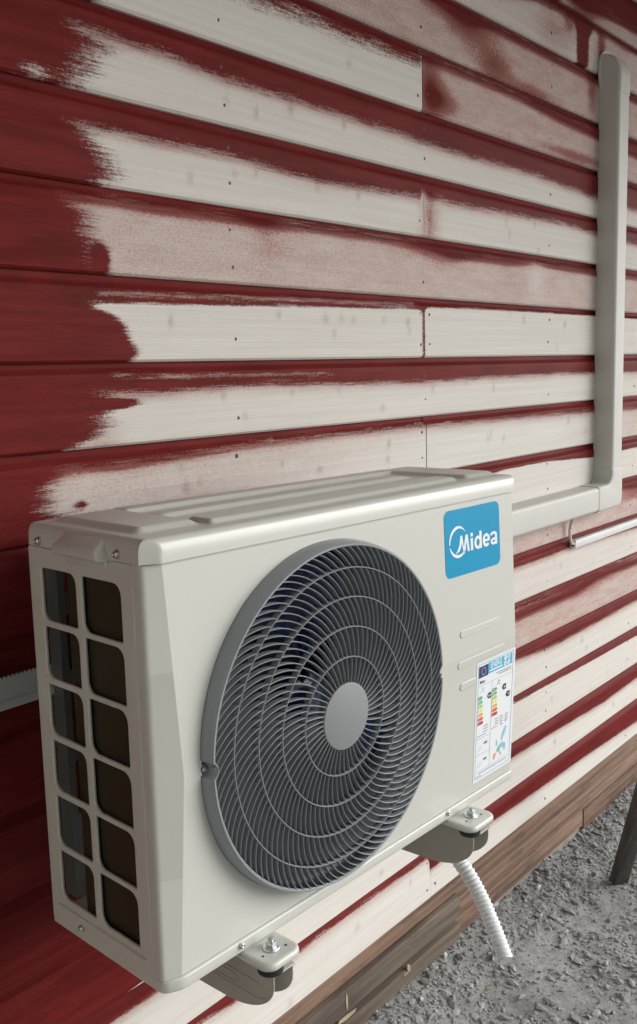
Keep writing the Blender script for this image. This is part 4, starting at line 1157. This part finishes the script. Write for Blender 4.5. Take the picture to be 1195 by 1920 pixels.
# ================================================================ GROUND
GZ = -1.562
def axis(fine0, fine1, step, lo, hi):
    a = list(np.arange(fine0, fine1, step)); x = fine0; s_ = step; l = []
    while x > lo: s_ *= 1.35; x -= s_; l.append(x)
    x = a[-1]; s_ = step; h_ = []
    while x < hi: s_ *= 1.35; x += s_; h_.append(x)
    return np.array(l[::-1] + a + h_)
gx = axis(-.9, 2.6, .014, -60, 60); gy = axis(-1.6, .12, .014, -60, 3)
def vnoise(X, Y, f, seed):
    xi = np.floor(X*f).astype(int); yi = np.floor(Y*f).astype(int); fx = X*f-xi; fy = Y*f-yi
    def hh(a, b_): return (np.sin(a*127.1 + b_*311.7 + seed*74.7)*43758.5453) % 1
    u, v_ = fx*fx*(3-2*fx), fy*fy*(3-2*fy)
    return (hh(xi, yi)*(1-u)+hh(xi+1, yi)*u)*(1-v_) + (hh(xi, yi+1)*(1-u)+hh(xi+1, yi+1)*u)*v_
def gheight(X, Y):
    z = .030*(vnoise(X, Y, 2.3, 1)-.5) + .016*(vnoise(X, Y, 7, 2)-.5) + .009*(vnoise(X, Y, 19, 3)-.5) + .006*(vnoise(X, Y, 45, 4)-.5)
    z = z + .030*np.clip((Y+.16)/.2, 0, 1) + .028*np.clip((.5-X)/.8, 0, 1.2)
    return z + GZ
GXX, GYY = np.meshgrid(gx, gy, indexing='ij')
GZZ = gheight(GXX, GYY)
n1, n2 = GXX.shape
idx = np.arange(n1*n2).reshape(n1, n2)
F = np.stack([idx[:-1, :-1], idx[1:, :-1], idx[1:, 1:], idx[:-1, 1:]], -1).reshape(-1, 4)
def np_mesh(V, F):
    me = bpy.data.meshes.new('g'); k = F.shape[1]
    me.vertices.add(len(V)); me.vertices.foreach_set('co', V.astype(np.float32).ravel())
    me.loops.add(F.size); me.loops.foreach_set('vertex_index', F.astype(np.int32).ravel())
    me.polygons.add(len(F)); me.polygons.foreach_set('loop_start', np.arange(len(F), dtype=np.int32)*k)
    me.update()
    if k == 3: me.polygons.foreach_set('use_smooth', [False]*len(F))
    return me
g_ = link('ground', np_mesh(np.stack([GXX, GYY, GZZ], -1).reshape(-1, 3), F), M['ground'], None, 80)
tag(g_, kind='structure')

# crushed stone lying on it
bm = bmesh.new(); bmesh.ops.create_icosphere(bm, subdivisions=1, radius=1.0)
ico = np.array([v.co[:] for v in bm.verts]); icf = np.array([[v.index for v in f.verts] for f in bm.faces]); bm.free()
NB = 70000
u = rng.random(NB)
px = rng.uniform(-.75, 2.5, NB); py = .10 - 1.6*rng.random(NB)**1.15
sz = .0031*np.exp(rng.normal(0, .58, NB)); sz = np.clip(sz, .0015, .0125)
cl = vnoise(px, py, 5.5, 9) + .5*vnoise(px, py, 14, 5)
keep = cl + rng.normal(0, .22, NB) > .46
px, py, sz = px[keep], py[keep], sz[keep]; NB = len(px)
q = rng.normal(size=(NB, 4)); q /= np.linalg.norm(q, axis=1)[:, None]
w0, x0, y0, z0 = q.T
Rm = np.stack([1-2*(y0*y0+z0*z0), 2*(x0*y0-z0*w0), 2*(x0*z0+y0*w0), 2*(x0*y0+z0*w0), 1-2*(x0*x0+z0*z0), 2*(y0*z0-x0*w0), 2*(x0*z0-y0*w0), 2*(y0*z0+x0*w0), 1-2*(x0*x0+y0*y0)], -1).reshape(-1, 3, 3)
shp = ico[None]*(1 + rng.uniform(-.34, .30, (NB, 12, 1)))
shp = shp*np.stack([rng.uniform(.9, 1.7, NB), rng.uniform(.7, 1.15, NB), rng.uniform(.22, .55, NB)], -1)[:, None, :]
tilt = rng.random(NB) < .86       # most lie flat
ang = rng.uniform(0, 2*PI, NB)
Rz_ = np.zeros((NB, 3, 3)); Rz_[:, 0, 0] = np.cos(ang); Rz_[:, 0, 1] = -np.sin(ang); Rz_[:, 1, 0] = np.sin(ang); Rz_[:, 1, 1] = np.cos(ang); Rz_[:, 2, 2] = 1
b1 = rng.normal(0, .35, NB); Rx_ = np.zeros((NB, 3, 3)); Rx_[:, 0, 0] = 1; Rx_[:, 1, 1] = np.cos(b1); Rx_[:, 1, 2] = -np.sin(b1); Rx_[:, 2, 1] = np.sin(b1); Rx_[:, 2, 2] = np.cos(b1)
RR_ = np.where(tilt[:, None, None], Rz_ @ Rx_, Rm)
pos = np.stack([px, py, gheight(px, py) + sz*.22], -1)
SV = (np.einsum('nij,nkj->nki', RR_, shp)*sz[:, None, None] + pos[:, None, :]).reshape(-1, 3)
SF = (icf[None] + (np.arange(NB)*12)[:, None, None]).reshape(-1, 3)
me = np_mesh(SV, SF)
tone = np.repeat(np.clip(rng.normal(.5, .22, NB), 0, 1), 12)
a = me.attributes.new('tone', 'FLOAT', 'POINT'); a.data.foreach_set('value', tone.astype(np.float32))
s_ = link('gravel', me, M['stone'], None)
tag(s_, 'loose grey crushed stone strewn over the ground', 'gravel', kind='stuff')

# a few chips of litter
def gat(px_, py_):
    d = (cR*((px_-597.5)/1727.53) - cU*((py_-960)/1727.53) - cB); o = Vector((-1.7640312, -1.1940821, -.0229056))
    t = (GZ+.02-o.z)/d.z; p = o + d*t; return (p.x, p.y, float(gheight(np.array([p.x]), np.array([p.y]))[0]) + .009)
def chip(px_, py_, sx_, sy_, rot, mat, name, lab_, cat):
    v = []; n_ = 7
    for k in range(n_):
        a_ = 2*PI*k/n_; rr = 1 + .2*math.sin(k*2.3); v.append((sx_*rr*math.cos(a_), sy_*rr*math.sin(a_), .0012*math.sin(k*1.7)))
    v2 = [(x, y, z-.0018) for x, y, z in v]
    me = fixn(mesh_np(v+v2, [tuple(range(n_)), tuple(range(2*n_-1, n_-1, -1))] + [(i, i+n_, (i+1) % n_+n_, (i+1) % n_) for i in range(n_)]))
    o = link(name, me, mat); o.location = gat(px_, py_); o.rotation_euler = (.15, -.1, rot); tag(o, lab_, cat)
paper = simple('white_chip', (.72, .72, .70), .7); straw = simple('yellow_straw', (.38, .33, .08), .7)
chip(1011, 1667, .011, .0045, .35, paper, 'plastic_chip', 'small white chip on the gravel between the drain hose and the leaning post', 'chip')
chip(792, 1894, .006, .005, .8, paper, 'plastic_chip', 'small white chip on the gravel near the bottom edge, below the dark base planks', 'chip')
chip(836, 1810, .012, .004, .5, paper, 'plastic_chip', 'whitish chip on the gravel close to the base planks, left of the hose end', 'chip')
chip(917, 1853, .013, .0014, -.7, straw, 'straw', 'thin yellow green straw lying on the gravel below the hose end', 'straw')

# ================================================================ TRESTLE by the wall (one leg in the picture)
tre = tag(empty('wooden_stake'), 'weathered dark wooden stake leaning out of the gravel at the right edge', 'stake')
def leg(base, top_, wx, wy):
    b0, t0 = Vector(base), Vector(top_); d = (t0-b0).normalized()
    X = Vector((1, -.62, 0)); X = (X - d*X.dot(d)).normalized(); Y = d.cross(X)
    v = []
    for p in (b0, t0):
        for sx2, sy2 in ((-1, -1), (1, -1), (1, 1), (-1, 1)): v.append(tuple(p + X*wx*sx2/2 + Y*wy*sy2/2))
    me = mesh_np(v, [(0, 3, 2, 1), (4, 5, 6, 7), (0, 1, 5, 4), (1, 2, 6, 5), (2, 3, 7, 6), (3, 0, 4, 7)])
    link('shaft', bevel_mesh(fixn(me), .002, 2), M['post'], tre, smooth=40)
B0 = Vector((.752, -.165, -1.585)); D0 = Vector((-.072, -.111, .397)).normalized()
leg(B0, B0 + D0*.86, .052, .026)
# ================================================================ overhead roof sized for its shade, plus unseen walls added for the light
rf = MB()
for i in range(13):
    rf.box((-3.2, -1.95+i*.150, 1.17+i*.006), (6.0, -1.806+i*.150, 1.19+i*.006))
rf = link('porch_roof', rf.mesh(), M['roofwood'])
tag(rf, 'board lined porch roof over the painted wall, above the picture', 'roof')
wl_ = MB()  # unseen screen added to cut the light from the front left
for i in range(24):
    wl_.box((-7.4+i*.25, -4.60, GZ-.2), (-7.4+i*.25+.24, -4.56, GZ+4.2))
wl_ = link('shade_screen', wl_.mesh(), simple('screen_boards', (.14, .16, .12), .8, dirt=.2))
tag(wl_, 'added grey green boarded screen, unseen behind the viewer, blocking light from the front left', 'wall')
bounce = MB()  # unseen pale reflector added to brighten the unit's left side
for i in range(30):
    bounce.box((-4.60, -4.4, GZ-.3+i*.16), (-4.56 - .006*(i % 2), -.25, GZ-.3+i*.16+.155))
bounce = link('bounce_wall', bounce.mesh(), simple('bounce_paint', (.82, .85, .74), .7, dirt=.1))
tag(bounce, 'added pale green boarded reflector, unseen left of the picture, bouncing light onto the unit', 'wall')
